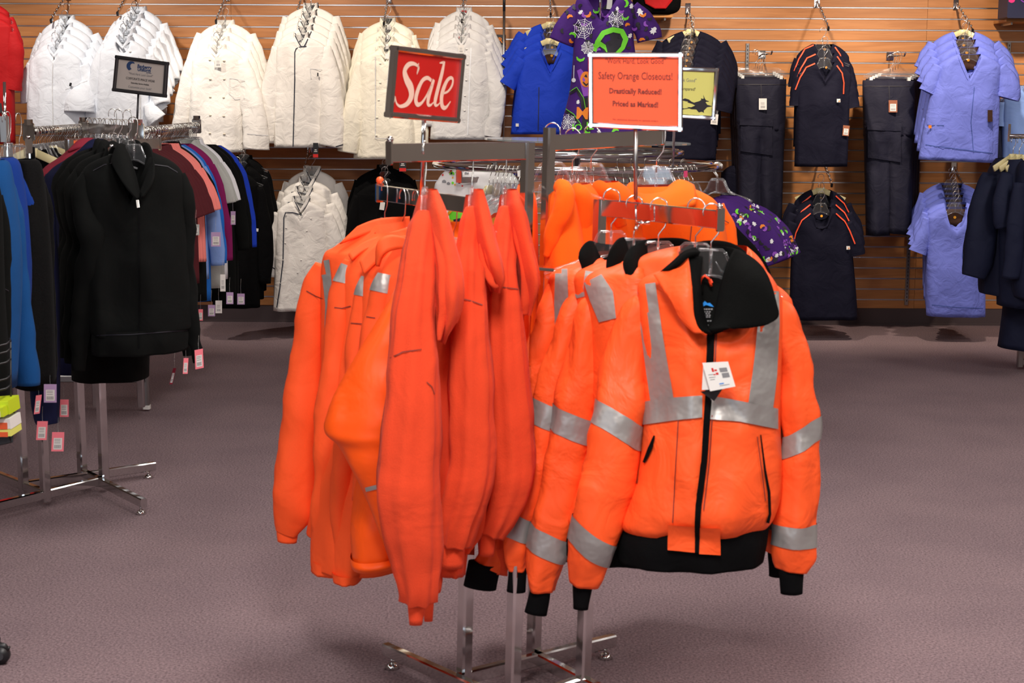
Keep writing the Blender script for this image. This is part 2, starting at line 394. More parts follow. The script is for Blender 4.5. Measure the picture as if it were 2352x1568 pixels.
        if thick:
            md = o.modifiers.new('s', 'SOLIDIFY'); md.thickness = thick; md.offset = 0
        return o
    def deco(s, *names): return Deco(s, names)
class Deco:
    """patches laid onto the cloth surface"""
    def __init__(s, c, names):
        V_, F_ = [], []
        for k, l in c.geo.items():
            if names and k not in names: continue
            for vs, fs in l:
                n = len(V_); V_ += vs; F_ += [tuple(i + n for i in f) for f in fs]
        s.c = c; s.bvh = BVHTree.FromPolygons(V_, F_); s.mb = MB()
    def hit(s, px, py, off):
        d = s.c.dir(px, py).normalized(); h = s.bvh.ray_cast(s.c.cam, d)
        if h[0] is None: return None
        n = h[1] if h[1].dot(d) < 0 else -h[1]
        return h[0] - d * off * .7 + n * off * .3
    def ribbon(s, path, off=.003, step=10, across=3, smoothp=True):
        """path of (x, y, halfwidth)"""
        pts = []
        for a, b in zip(path[:-1], path[1:]):
            k = max(1, int(math.hypot(b[0] - a[0], b[1] - a[1]) / step))
            pts += [tuple(a[i] + (b[i] - a[i]) * j / k for i in range(3)) for j in range(k)]
        pts.append(tuple(path[-1])); vs = []; ok = []
        for i, p in enumerate(pts):
            a = pts[max(i - 1, 0)]; b = pts[min(i + 1, len(pts) - 1)]; dx, dy = b[0] - a[0], b[1] - a[1]; l = math.hypot(dx, dy) or 1
            nx, ny = -dy / l, dx / l
            for j in range(across):
                f = (j / (across - 1) * 2 - 1) * p[2]; h = s.hit(p[0] + nx * f, p[1] + ny * f, off); ok.append(h is not None); vs.append(h or Vector())
        fs = []
        for i in range(len(pts) - 1):
            for j in range(across - 1):
                q = (i * across + j, i * across + j + 1, (i + 1) * across + j + 1, (i + 1) * across + j)
                if all(ok[z] for z in q) and max((vs[q[0]] - vs[z]).length for z in q) < .15: fs.append(q)
        s.mb.add(vs, fs); return s
    def hband(s, path, off=.003, step=8, across=4):
        """path of (x, ytop, ybottom)"""
        pts = []
        for a, b in zip(path[:-1], path[1:]):
            k = max(1, int(abs(b[0] - a[0]) / step)); pts += [tuple(a[i] + (b[i] - a[i]) * j / k for i in range(3)) for j in range(k)]
        pts.append(tuple(path[-1])); vs = []; ok = []
        for p in pts:
            for j in range(across):
                h = s.hit(p[0], p[1] + (p[2] - p[1]) * j / (across - 1), off); ok.append(h is not None); vs.append(h or Vector())
        fs = []
        for i in range(len(pts) - 1):
            for j in range(across - 1):
                q = (i * across + j, i * across + j + 1, (i + 1) * across + j + 1, (i + 1) * across + j)
                if all(ok[z] for z in q) and max((vs[q[0]] - vs[z]).length for z in q) < .15: fs.append(q)
        s.mb.add(vs, fs); return s
    def poly(s, pts, off=.003):
        h = [s.hit(x, y, off) for x, y in pts]
        if all(p is not None for p in h): 
            c = sum(h, Vector()) / len(h); n = len(h)
            cc = s.hit(sum(p[0] for p in pts) / n, sum(p[1] for p in pts) / n, off)
            s.mb.add(h + [cc or c], [(i, (i + 1) % n, n) for i in range(n)])
        return s
    def disc(s, x, y, r, off=.003, n=10, sy=1): return s.poly([(x + r * math.cos(k * 2 * math.pi / n), y + sy * r * math.sin(k * 2 * math.pi / n)) for k in range(n)], off)
    def bulge(s, x, y, r, off=.0, n=8):
        h = s.hit(x, y, off)
        if h is not None: s.mb.ball(h, r * s.c.mpp(x, y), n, .6)
        return s
    def build(s, name, mat, parent=None, kind=None):
        if not s.mb.f: return None
        o = s.mb.build(name, mat, parent or s.c.root, True, kind); s.mb = MB(); return o
def text_faces(txt, size, shear=0.0, align='CENTER', bold=0.0):
    cu = bpy.data.curves.new('t', 'FONT'); cu.body = txt; cu.size = size; cu.shear = shear; cu.align_x = align; cu.resolution_u = 2; cu.offset = bold
    o = bpy.data.objects.new('t', cu); COL.objects.link(o); bpy.context.view_layer.update()
    me = bpy.data.meshes.new_from_object(o.evaluated_get(bpy.context.evaluated_depsgraph_get()))
    r = ([v.co.copy() for v in me.vertices], [tuple(p.vertices) for p in me.polygons])
    bpy.data.objects.remove(o); bpy.data.curves.remove(cu); bpy.data.meshes.remove(me); return r
ORDS = ['frontmost', 'second', 'third', 'fourth', 'fifth', 'sixth', 'seventh', 'eighth']
ORD = ['frontmost', 'second from the front', 'third from the front', 'fourth from the front', 'fifth from the front', 'sixth from the front', 'seventh from the front', 'eighth from the front', 'ninth from the front', 'tenth from the front']
# ------------------------------------------------------------------ the room
WY, XL, XR, YB = 10.77, -5.4, 5.4, -3.0
mb = MB(); mb.box(((XL + XR) / 2, (WY + YB) / 2, -.03), (XR - XL + .2, WY - YB + .3, .06)); mb.build('floor', carpet, kind='structure')
mb = MB(); mb.box(((XL + XR) / 2, (WY + YB) / 2, CEIL + .03), (XR - XL + .2, WY - YB + .3, .06)); ceil = mb.build('ceiling', ceilm, kind='structure')
mb = MB()
for x, y in LAMPS: mb.box((x, y, CEIL - .012), (.62, 1.22, .02))
mb.build('ceiling_light_trays', plain('tray_white', (.75, .75, .73), .6), ceil)
wall = MB().box(((XL + XR) / 2, WY + .06, CEIL / 2), (XR - XL, .1, CEIL)).build('wall_back', groove, kind='structure')
for nm, x in (('wall_left', XL - .05), ('wall_right', XR + .05)):
    MB().box((x, (WY + YB) / 2, CEIL / 2), (.1, WY - YB, CEIL)).build(nm, paint, kind='structure')
MB().box(((XL + XR) / 2, YB - .05, CEIL / 2), (XR - XL, .1, CEIL)).build('wall_front', paint, kind='structure')
bb = MB().box(((XL + XR) / 2, WY - .004, .061), (XR - XL, .014, .122)); bb.beam((XL, WY - .013, .004), (XR, WY - .013, .004), .012, .02)
bb.build('baseboard_back', basem, kind='structure')
seams = [XL, -4.42, -1.98, .46, 2.90, XR]
Z0, PIT = .185, .0762
cachem = {}
NR = 32
for k in range(NR):
    z1 = (Z0 + PIT * k - .0045) if k < NR - 1 else CEIL
    z0 = .122 if k == 0 else Z0 + PIT * (k - 1) + .0045
    for i in range(5):
        w = seams[i + 1] - seams[i] - .002; h = z1 - z0; key = (round(w, 3), round(h, 4))
        if key not in cachem:
            m = MB().beam((-w / 2, 0, 0), (w / 2, 0, 0), .018, h, ch=.09); o = m.build('slat_plank', woodm); cachem[key] = o.data
        else:
            o = bpy.data.objects.new('slat_plank', cachem[key]); COL.objects.link(o)
        o.parent = wall; o.location = ((seams[i] + seams[i + 1]) / 2, WY - .006, (z0 + z1) / 2)
    if k < NR - 1:
        if k == 0:
            m = MB().beam((XL, 0, 0), (XR, 0, 0), .012, .0042); m.beam((XL, .004, .005), (XR, .004, .005), .003, .006); st = m.build('slot_insert', alu)
            o = st
        else:
            o = bpy.data.objects.new('slot_insert', st.data); COL.objects.link(o)
        o.parent = wall; o.location = (0, WY - .0115, Z0 + PIT * k - .0022)
# shop-front window behind the camera, daylight outside
def window(nm, corner, du, dv, pw):
    a = Vector(corner); du = Vector(du); dv = Vector(dv); nrm = du.cross(dv).normalized()
    m = MB()
    for p, q in ((a, a + du), (a + dv, a + du + dv), (a, a + dv), (a + du, a + du + dv), (a + du * .5, a + du * .5 + dv)): m.beam(p, q, .06, .06)
    m.build(nm, brushed, kind='structure')
    g = MB().add([a - nrm * .02, a + du - nrm * .02, a + du + dv - nrm * .02, a + dv - nrm * .02], [(0, 1, 2, 3)]).build('daylight_pane', daylight, bpy.data.objects[nm])
daylight, nt, b = _new('daylight_pane'); setin(b, Base_Color=(0, 0, 0, 1), Emission_Color=(.72, .85, 1, 1), Emission_Strength=4.5)
window('window_1', (-3.6, YB + .03, .5), (2.4, 0, 0), (0, 0, 1.9), 1)
# slotted standards screwed to the wall
def standard(px, y0, y1, lab):
    a = P(px, y0, WY - .03); b = P(px, y1, WY - .03); m = MB().beam(a, (a.x, a.y, b.z), .026, .018, up=(0, 1, 0))
    o = m.build('shelf_standard', brushed); tag(o, lab, 'wall bracket')
    m = MB(); z = a.z - .02
    while z > b.z + .01: m.box((a.x, a.y - .0095, z), (.006, .002, .014)); z -= .026
    m.build('slot', ink, o)
standard(1717, 100, 160, 'short grey slotted steel standard above the navy cargo trousers')
standard(2318, 98, 158, 'short grey slotted steel standard under the wooden shelf at right')
standard(2100, 290, 700, 'long grey slotted steel standard left of the lower periwinkle tops')

# ------------------------------------------------------------------ hangers
def hook_pts(hz, r=.021, kink=.016, base=.03):
    pts = [(0, 0, base), (0, 0, .062), (kink, 0, .082), (r, 0, hz - r - .012)]
    for k in range(9):
        a = math.pi * (k / 8) * 1.12; pts.append((r * math.cos(a), 0, hz - r + r * math.sin(a)))
    return pts
def make_hanger(kind, hz=.15):
    t = thing('clothes_hanger', 'hanger', 'hanger', (0, 0, -50))
    MB().tube(hook_pts(hz), .0019, 6).build('hook', wire, t, True)
    m = MB()
    if kind == 'clear':
        top = [(-.168, -.060), (-.135, -.047), (-.095, -.034), (-.062, -.018), (-.046, .006), (-.034, .036), (-.026, .044), (.026, .044), (.034, .036), (.046, .006), (.062, -.018), (.095, -.034), (.135, -.047), (.168, -.060)]
        low = [(-.164, -.069), (-.125, -.060), (-.085, -.050), (-.045, -.030), (-.02, -.018), (0, -.015), (.02, -.018), (.045, -.030), (.085, -.050), (.125, -.060), (.164, -.069)]
        m.tube([(x, 0, z) for x, z in top], .0034, 6); m.tube([(x, 0, z) for x, z in low], .0034, 6)
        m.tube([(0, 0, -.015), (0, 0, .044)], .004, 6)
        vs = []; fs = []
        T = cr_interp(top[2:12], 2); Lw = cr_interp(low[2:9], 3)
        for y in (-.001, .001):
            for arr in (T, Lw): vs += [(x, y, z) for x, z in arr]
        n = len(T); q = len(Lw)
        for i in range(n - 1):
            j = min(i, q - 2)
            fs.append((i, i + 1, n + min(i + 1, q - 1), n + min(i, q - 1)))
            b = n + q; fs.append((b + i + 1, b + i, b + n + min(i, q - 1), b + n + min(i + 1, q - 1)))
        m.add(vs, fs); m.build('hanger_body', clearp, t, True)
    elif kind == 'cream':
        m.beam((-.165, 0, -.050), (-.02, 0, .012), .012, .036, ch=.3); m.beam((.165, 0, -.050), (.02, 0, .012), .012, .036, ch=.3); m.beam((-.03, 0, .012), (.03, 0, .012), .013, .04, ch=.3)
        m.build('hanger_body', hanger_cream, t, True)
    elif kind == 'clip':
        m.beam((-.17, 0, .0), (.17, 0, .0), .010, .020, ch=.3); m.tube([(-.175, 0, -.012), (-.18, 0, .005), (-.16, 0, .022), (0, 0, .032), (.16, 0, .022), (.18, 0, .005), (.175, 0, -.012)], .004, 6)
        m.build('hanger_body', clearp, t, True)
        for x in (-.13, .13):
            MB().box((x, 0, -.018), (.020, .022, .034)).build('clip', plain('clip_white', (.75, .76, .74), .4) if 'clip_white' not in MATS else MATS['clip_white'], t)
    return t
HP = {k: make_hanger(k) for k in ('clear', 'cream', 'clip')}
HS = {'clear': make_hanger('clear', .125), 'cream': make_hanger('cream', .125)}
PROTO = list(HP.values()) + list(HS.values())
def trim(l):
    w = l.split()
    for drop in ('the', 'clear', 'a', 'thin', 'on', 'plastic', 'picture'):
        if len(w) <= 16: break
        w = [x for x in w if x != drop]
    return ' '.join(w)
def hang(kind, loc, yaw, label, group=None, short=False, scale=None):
    label = trim(label)
    return copy_tree((HS if short else HP)[kind], loc, yaw, label, group or 'hangers', scale)

# waterfall faceouts on the slatwall
def make_faceout():
    t = thing('waterfall_arm', 'arm', 'display arm', (0, 0, -50))
    MB().box((0, -.006, 0), (.036, .006, .075)).build('wall_plate', chrome, t)
    MB().beam((0, -.008, .0), (0, -.42, -.20), .010, .022).build('bar', chrome, t)
    for k in range(8):
        f = (k + .6) / 8.3; MB().ball((0, -.008 - .412 * f, -.20 * f + .017), .0085, 8).build('knob', chrome, t, True)
    MB().beam((0, -.418, -.199), (0, -.432, -.206), .014, .028).build('end_cap', blackm, t)
    return t
FO = make_faceout(); PROTO.append(FO)
def faceout(px, py, label):
    """px, py: where the plate meets the wall"""
    return copy_tree(FO, P(px, py, WY - .016), 0, label, 'waterfall arms on the slatted wall')

# ------------------------------------------------------------------ racks
def rack_arm(mb, a, b, w=.016, h=.042): mb.beam(a, b, w, h, ch=.12)
def four_way(name, label, Lp, Bp, Rp, Fp, feet, arms, lean, hs, pw=.034):
    """pinwheel rack: posts L, B, R, F; a base beam and an arm from each"""
    cx = sum(p[0] for p in (Lp, Bp, Rp, Fp)) / 4; cy = sum(p[1] for p in (Lp, Bp, Rp, Fp)) / 4
    t = thing(name, label, 'clothes rack', (cx, cy, 0))
    def add(m, n, mat=chrome, sm=False):
        o = m.build(n, mat, None, sm); o.parent = t; o.data.transform(Matrix.Translation((-cx, -cy, 0))); return o
    rot = math.atan2(Bp[1] - Lp[1], Bp[0] - Lp[0])
    for (x, y), h in zip((Lp, Bp, Rp, Fp), hs):
        d = Vector((math.cos(rot), math.sin(rot), 0))
        m = MB().beam((x, y, .02), (x + lean * h * .62, y, h * .62), pw, pw, up=tuple(d)); add(m, 'post')
        m = MB().beam((x + lean * h * .62, y, h * .62), (x + lean * h, y, h), pw * .82, pw * .82, up=tuple(d)); m.beam((x + lean * h * .61, y, h * .61), (x + lean * h * .63, y, h * .63), pw * 1.12, pw * 1.12, up=tuple(d)); add(m, 'inner_post')
    for a, b in feet:
        z = .048; m = MB().beam((a[0], a[1], z), (b[0], b[1], z), .026, .036); add(m, 'base_beam')
        d = (Vector(b) - Vector(a)).normalized(); f = Vector((b[0], b[1])) - Vector(d[:2]) * .03
        m = MB().tube([(f.x, f.y, .012), (f.x, f.y, .034)], .006, 8); m.disc((f.x, f.y, .007), .022, .014, 16, r2=.012); add(m, 'levelling_foot', chrome, True)
    for a, b in arms:
        m = MB(); rack_arm(m, a, b); m.beam(b, Vector(b) + (Vector(b) - Vector(a)).normalized() * .005, .024, .054); add(m, 'arm')
        m = MB().ball(Vector(b) + V(0, 0, .030), .008, 8); add(m, 'stop_ball', chrome, True)
    return t
L_, B_, R_ = (-.124, 3.811), (.063, 3.973), (.191, 3.784); F_ = (.004, 3.622)
def ad(p, q, l):
    d = Vector((q[0] - p[0], q[1] - p[1])).normalized(); return (q[0] + d.x * l, q[1] + d.y * l)
LEAN = .022
zl, zh = 1.30, 1.445
def top(p, z): return (p[0] + LEAN * z, p[1], z)
ARM3 = (top(L_, zl), (-.37, 4.20, zl + .01)); ARM4 = (top(R_, zl), (.475, 3.45, zl - .005))
ARM1 = (top(F_, zh), (-.275, 3.39, zh)); ARM2 = (top(B_, zh + .01), (.42, 4.30, zh + .02))
four_way('four_way_rack', 'chrome four-way rack holding the orange hoodies and high-visibility jackets', L_, B_, R_, F_,
         [(F_, (-.35, 4.02)), (L_, (.295, 4.10)), (B_, ad(B_, R_, .34)), (R_, ad(R_, F_, .36))],
         [ARM3, ARM4, ARM1, ARM2], LEAN, (zl + .02, zh + .05, zl + .02, zh + .02))
ob = MB().ball(Vector(ARM3[1]) + V(0, 0, .034), .011, 10); o = ob.build('orange_cap', plain('orange_cap', srgb(255, 95, 40), .4), None, True); RK = bpy.data.objects['four_way_rack']; o.parent = RK; o.data.transform(Matrix.Translation(-RK.location))
ob = MB().beam(P(1195, 612, 3.66), P(1272, 618, 3.66), .05, .008); o = ob.build('brace_plate', chrome); o.parent = RK; o.data.transform(Matrix.Translation(-RK.location))
# left near rack
A, Bq, C, D = (-1.942, 5.82), (-1.769, 6.037), (-1.647, 5.917), (-1.814, 5.688)
LA3 = ((-1.93, 5.82, 1.40), (-2.12, 5.05, 1.395)); LA4 = ((-1.647, 5.917, 1.375), (-1.40, 5.28, 1.375))
LA1 = ((-1.814, 5.688, 1.385), tuple(P(66, 335, 5.35))); LA2 = (tuple(P(150, 330, 6.04)), tuple(P(366, 330, 6.25)))
four_way('four_way_rack', 'chrome four-way rack carrying the black zip jackets and blue fleeces at left', A, Bq, C, D,
         [(A, (-1.50, 6.16)), (D, ad(D, A, .5)), (Bq, (-1.40, 5.56)), (C, ad(C, D, .55))], [LA4, LA1, LA2], 0, (1.40, 1.41, 1.38, 1.39))
# two-rail rack behind it
t = thing('double_rail_rack', 'chrome double-rail rack behind the black jackets, packed with hooks', 'clothes rack', (-2.1, 7.4, 0))
def addw(m, n, mat, root, sm=False):
    o = m.build(n, mat, None, sm); o.parent = root; o.data.transform(Matrix.Translation(-root.location)); return o
RR = (P(318, 303, 6.7), P(452, 289, 8.3)); LR = (P(66, 303, 6.7), P(192, 293, 8.2))
for a, b, n in ((RR[0], RR[1], 'rail'), (LR[0], LR[1], 'rail')):
    addw(MB().tube([a, b], .015, 12), n, chrome, t, True)
    for q in (a, b):
        m = MB().beam(q - V(0, .008, 0), q + V(0, .008, 0), .05, .08); m.tube([q + V(0, 0, .03), q + V(0, 0, .055)], .02, 8); addw(m, 'end_bracket', chrome, t)
addw(MB().beam(P(197, 294, 7.4), P(303, 300, 7.4), .02, .05, ch=.1), 'cross_bar', chrome, t)
for x, y in ((197, 7.4), (303, 7.4)):
    q = P(x, 296, y); addw(MB().beam((q.x, q.y, .05), (q.x, q.y, q.z + .03), .034, .034, up=(1, 0, 0)), 'post', chrome, t)
q0, q1 = PZ(240, 872, .17), PZ(335, 868, .17); 
addw(MB().beam((q0.x - .6, q1.y, .165), (q1.x, q1.y, .165), .03, .035), 'base_beam', brushed, t)
addw(MB().beam((q1.x, q1.y, .02), (q1.x, q1.y, .18), .03, .03, up=(1, 0, 0)), 'leg', brushed, t)
addw(MB().beam((q1.x, q1.y, .01), (q1.x, q1.y, .03), .036, .036, up=(1, 0, 0)), 'foot', whitep, t)

# round rack in the middle
RC = V(.31, 7.4, 0); RRAD = .69; RZ = P(1325, 378, 7.4).z
t = thing('round_rack', 'chrome round rack with a glass top behind the orange jackets', 'clothes rack', RC)
for dz, rr_, n in ((0, RRAD, 'rail'), (.062, RRAD * .74, 'upper_rail')):
    m = MB().tube([(rr_ * math.cos(a * math.pi / 32), rr_ * math.sin(a * math.pi / 32), RZ + dz) for a in range(64)], .016, 10, closed=True); m.build(n, chrome, t, True)
m = MB()
for k in range(4):
    a = math.pi * (k / 2 + .2); m.beam((0, 0, RZ - .06), (RRAD * math.cos(a), RRAD * math.sin(a), RZ - .06), .02, .03); m.beam((RRAD * math.cos(a), RRAD * math.sin(a), RZ - .07), (RRAD * math.cos(a), RRAD * math.sin(a), RZ - .01), .03, .03, up=(1, 0, 0))
m.build('rail_bracket', chrome, t)
MB().tube([(0, 0, .05), (0, 0, RZ + .14)], .02, 12).build('centre_post', chrome, t, True)
m = MB()
for k in range(4): 
    a = math.pi * k / 2 + .4; m.beam((0, 0, .05), (.5 * math.cos(a), .5 * math.sin(a), .05), .03, .04); m.disc((.47 * math.cos(a), .47 * math.sin(a), .015), .03, .03, 12)
m.build('base', chrome, t)
gt = MB().disc((0, 0, 0), .50, .008, 48); g = gt.build('glass_top', glassm, t); g.location = (.05, -.05, RZ + .115); g.rotation_euler = (0, .02, 0)
# rack at the right edge
t = thing('round_rack', 'chrome rack with navy scrub tops at the right edge', 'clothes rack', (3.95, 8.9, 0))
q = P(2318, 313, 8.7)
addw(MB().tube([q, q + V(1.3, .15, 0)], .014, 10), 'rail', chrome, t, True)
addw(MB().beam(q - V(0, 0, .03), q + V(0, 0, .07), .012, .012, up=(1, 0, 0)), 'end_stop', chrome, t)
ql = PZ(2342, 842, .02); addw(MB().beam(ql, (ql.x, ql.y, .34), .034, .034, up=(1, 0, 0)), 'leg', brushed, t)
addw(MB().beam((ql.x, ql.y, .05), (ql.x + 1, ql.y, .05), .03, .04), 'base_beam', brushed, t)
addw(MB().beam((ql.x + .9, ql.y, .03), (ql.x + .9, ql.y, q.z), .034, .034, up=(1, 0, 0)), 'leg', brushed, t)

# ------------------------------------------------------------------ framed signs
class Sign:
    def __init__(s, name, label, tl, tr, br, bl, Yl, Yr, cat='sign'):
        s.c = [P(*tl, Yl), P(*tr, Yr), P(*br, Yr), P(*bl, Yl)]
        s.O = (s.c[2] + s.c[3]) / 2; s.root = thing(name, label, cat, s.O)
        s.n = ((s.c[1] - s.c[0]).cross(s.c[3] - s.c[0])).normalized()
        if s.n.dot(CAM - s.O) < 0: s.n = -s.n
    def uv(s, u, v, off=0.0):
        a = s.c[0].lerp(s.c[1], u); b = s.c[3].lerp(s.c[2], u); return a.lerp(b, v) + s.n * off - s.O
    def panel(s, mat, name='sign_panel', th=.003):
        vs = [s.uv(u, v, o) for o in (0, -th) for u, v in ((0, 0), (1, 0), (1, 1), (0, 1))]
        return mesh(name, vs, [(0, 1, 2, 3), (7, 6, 5, 4), (0, 4, 5, 1), (1, 5, 6, 2), (2, 6, 7, 3), (3, 7, 4, 0)], mat, s.root, False)
    def frame(s, mat, w, d=.014):
        m = MB(); k = [s.uv(u, v) for u, v in ((0, 0), (1, 0), (1, 1), (0, 1))]
        for i in range(4):
            a, b = k[i], k[(i + 1) % 4]; e = (b - a).normalized() * w / 2; m.beam(a - e, b + e, w, d, up=tuple(s.n), ch=.25)
        return m.build('sign_frame', mat, s.root)
    def text(s, txt, u, v, size, mat, asp=1.0, shear=0, bold=0.0, align='CENTER', name='lettering'):
        """u, v centre of baseline; size in panel heights"""
        W = (s.c[1] - s.c[0]).length; Hh = (s.c[3] - s.c[0]).length
        vs, fs = text_faces(txt, 1.0, shear, align, bold)
        return mesh(name, [s.uv(u + p.x * size * asp * Hh / W, v - p.y * size, .0012) for p in vs], fs, mat, s.root, False)
    def shape(s, polys, mat, name='print', off=.0012):
        m = MB()
        for pts in polys:
            n = len(pts); m.add([s.uv(u, v, off) for u, v in pts], [tuple(range(n))])
        return m.build(name, mat, s.root)
    def strokes(s, strokes, mat, name='lettering'):
        """strokes: lists of (u, v, half width) in panel units"""
        W = (s.c[1] - s.c[0]).length; Hh = (s.c[3] - s.c[0]).length; m = MB()
        for st in strokes:
            q = cr_interp([(a, b, h * 1.38) for a, b, h in st], 6); n = len(q); vs = []
            for i, (u, v, h) in enumerate(q):
                a, b = q[max(i - 1, 0)], q[min(i + 1, n - 1)]; dx, dy = (b[0] - a[0]) * W, (b[1] - a[1]) * Hh; l = math.hypot(dx, dy) or 1
                vs += [s.uv(u - dy / l * h * Hh / W, v + dx / l * h, .0012), s.uv(u + dy / l * h * Hh / W, v - dx / l * h, .0012)]
            m.add(vs, [(2 * i, 2 * i + 1, 2 * i + 3, 2 * i + 2) for i in range(n - 1)])
        return m.build(name, mat, s.root)
    def stem(s, u, base, r, mat=chrome, name='stem'):
        a = s.uv(u, 1.0, -.004); b = Vector(base) - s.O; return MB().tube([a, b], r, 8).build(name, mat, s.root, True)
panel_red = plain('sign_red', srgb(205, 22, 14), .45); panel_or = plain('sign_orange', srgb(255, 92, 48), .6)
panel_y = plain('sign_yellow', srgb(225, 222, 120), .6); panel_g = plain('sign_grey', srgb(196, 186, 178), .6)
letters_w = plain('letter_cream', srgb(250, 215, 195), .6); or_ink = plain('dull_ink', srgb(125, 40, 25), .6)
logo_blue = plain('logo_blue', srgb(30, 62, 110), .6)

s = Sign('sale_sign', 'red Sale sign in a chrome frame above the orange hoodies', (906, 111), (1060, 131), (1047, 276), (893, 263), 3.62, 3.86)
s.panel(panel_red); s.frame(chrome, .014, .02)
s.strokes([[(.345, .33, .012), (.36, .24, .014), (.29, .195, .02), (.21, .22, .03), (.165, .32, .036), (.20, .44, .045), (.27, .56, .052), (.29, .69, .045), (.24, .81, .03), (.15, .86, .018), (.09, .82, .012), (.06, .72, .010)],
           [(.355, .175, .006), (.352, .26, .010), (.345, .35, .006)], [(.045, .68, .006), (.055, .77, .012), (.035, .86, .006)],
           [(.565, .42, .02), (.50, .385, .022), (.43, .44, .026), (.375, .60, .032), (.36, .74, .032), (.395, .81, .026), (.455, .77, .018), (.52, .64, .014), (.575, .48, .014)],
           [(.60, .40, .022), (.575, .52, .030), (.545, .68, .032), (.545, .785, .024), (.585, .80, .014), (.63, .745, .006)],
           [(.665, .135, .006), (.715, .12, .016)], [(.735, .10, .018), (.715, .28, .030), (.68, .50, .032), (.65, .70, .032), (.655, .785, .022), (.69, .79, .012), (.725, .745, .006)],
           [(.755, .60, .012), (.83, .56, .014), (.885, .46, .018), (.89, .365, .018), (.85, .345, .02), (.80, .40, .026), (.755, .54, .034), (.74, .68, .034), (.765, .80, .030), (.82, .815, .020), (.885, .71, .006)]], letters_w, 'sale_lettering')
s.stem(.53, (-.235, 3.86, 1.30), .0055)

s = Sign('closeout_sign', 'orange paper sign in a chrome frame reading Safety Orange Closeouts', (1357, 127), (1563, 127), (1562, 296), (1358, 287), 3.62, 3.58)
s.panel(panel_or); s.frame(chrome, .012, .016)
s.text('"Work Hard, Look Good"', .50, .115, .105, or_ink, .78); s.text('Safety Orange Closeouts!', .50, .335, .145, or_ink, .72, 0, .008)
s.text('Drastically Reduced!', .50, .535, .105, or_ink, .88, 0, .03); s.text('Priced as Marked!', .50, .715, .105, or_ink, .88, 0, .03)
s.text('No additional discounts on specials orders', .50, .915, .035, or_ink, 1.1)
pz = P(1460, 470, 3.62); s.stem(.5, (pz.x, pz.y, 1.33), .0048, brushed)
m = MB().tube([pz - s.O, P(1461, 523, 3.62) - s.O], .0022, 6); m.ball(P(1461, 525, 3.62) - s.O, .006, 8); m.box(P(1478, 512, 3.62) - s.O, (.03, .006, .008)); m.build('clamp', chrome, s.root, True)

s = Sign('halloween_sign', 'yellow paper sign with a black witch silhouette, half behind the orange sign', (1490, 155), (1646, 161), (1638, 271), (1486, 262), 6.55, 6.5)
s.panel(panel_y); s.frame(chrome, .018, .02)
s.text('"Work Hard, Look Good"', .41, .27, .105, greyink, .80); s.text("Don't forget to be prepared!", .40, .45, .10, ink, .76, .25)
s.text('HALLOWEEN', .26, .65, .19, greyink, .62, .3)
s.shape([[(.62, .66), (.70, .70), (.78, .66), (.84, .60), (.83, .52), (.855, .60), (.89, .66), (.87, .68), (.90, .73), (.98, .755), (.90, .78), (.85, .86), (.86, .90), (.82, .88), (.78, .90), (.74, .84), (.66, .84), (.60, .80), (.66, .80), (.72, .76), (.68, .73), (.60, .70)],
         [(.50, .66), (.56, .62), (.62, .64), (.66, .68), (.58, .68)], [(.44, .83), (.50, .80), (.56, .84), (.52, .88), (.46, .87)], [(.55, .835), (.72, .79), (.73, .80), (.55, .85)], [(.80, .60), (.92, .655), (.91, .67), (.80, .63)]], black_pr, 'witch_print')
s.stem(.42, P(1545, 385, 6.72), .006)

s = Sign('corporate_sign', 'small grey sign with a blue logo on a thin stem, left', (270, 131), (383, 146), (378, 220), (263, 206), 7.0, 6.9)
s.panel(panel_g); s.frame(plain('dark_frame', (.05, .05, .055), .35, .5), .016, .02)
s.text('Bayberry', .56, .24, .15, logo_blue, .95, .1, .03); s.text('Uniform', .56, .335, .15, logo_blue, .95, .1, .03); s.text('and Shoe', .66, .375, .05, logo_blue, 1, 0, .02)
s.shape([[(.30 + .10 * math.cos(a) * (1 if k < 10 else .55) + (.03 if k >= 10 else 0), .22 + .15 * math.sin(a) * (1 if k < 10 else .62)) for k, a in enumerate([2.0 + i * .36 for i in range(10)] + [5.24 - i * .36 for i in range(10)])]], logo_blue, 'logo_mark')
s.text('"Work Hard, Look Good!"', .50, .475, .095, greyink, .85, .15); s.text('CORPORATE IMAGE WEAR', .50, .63, .105, ink, .82)
s.text('Embroidery Service Available', .50, .745, .065, ink, .85, 0, .02); s.text('Customize your look!', .50, .88, .10, greyink, .95, .15)
s.stem(.47, P(314, 300, 6.95), .005, plain('dark_stem', (.06, .06, .065), .4, .6))
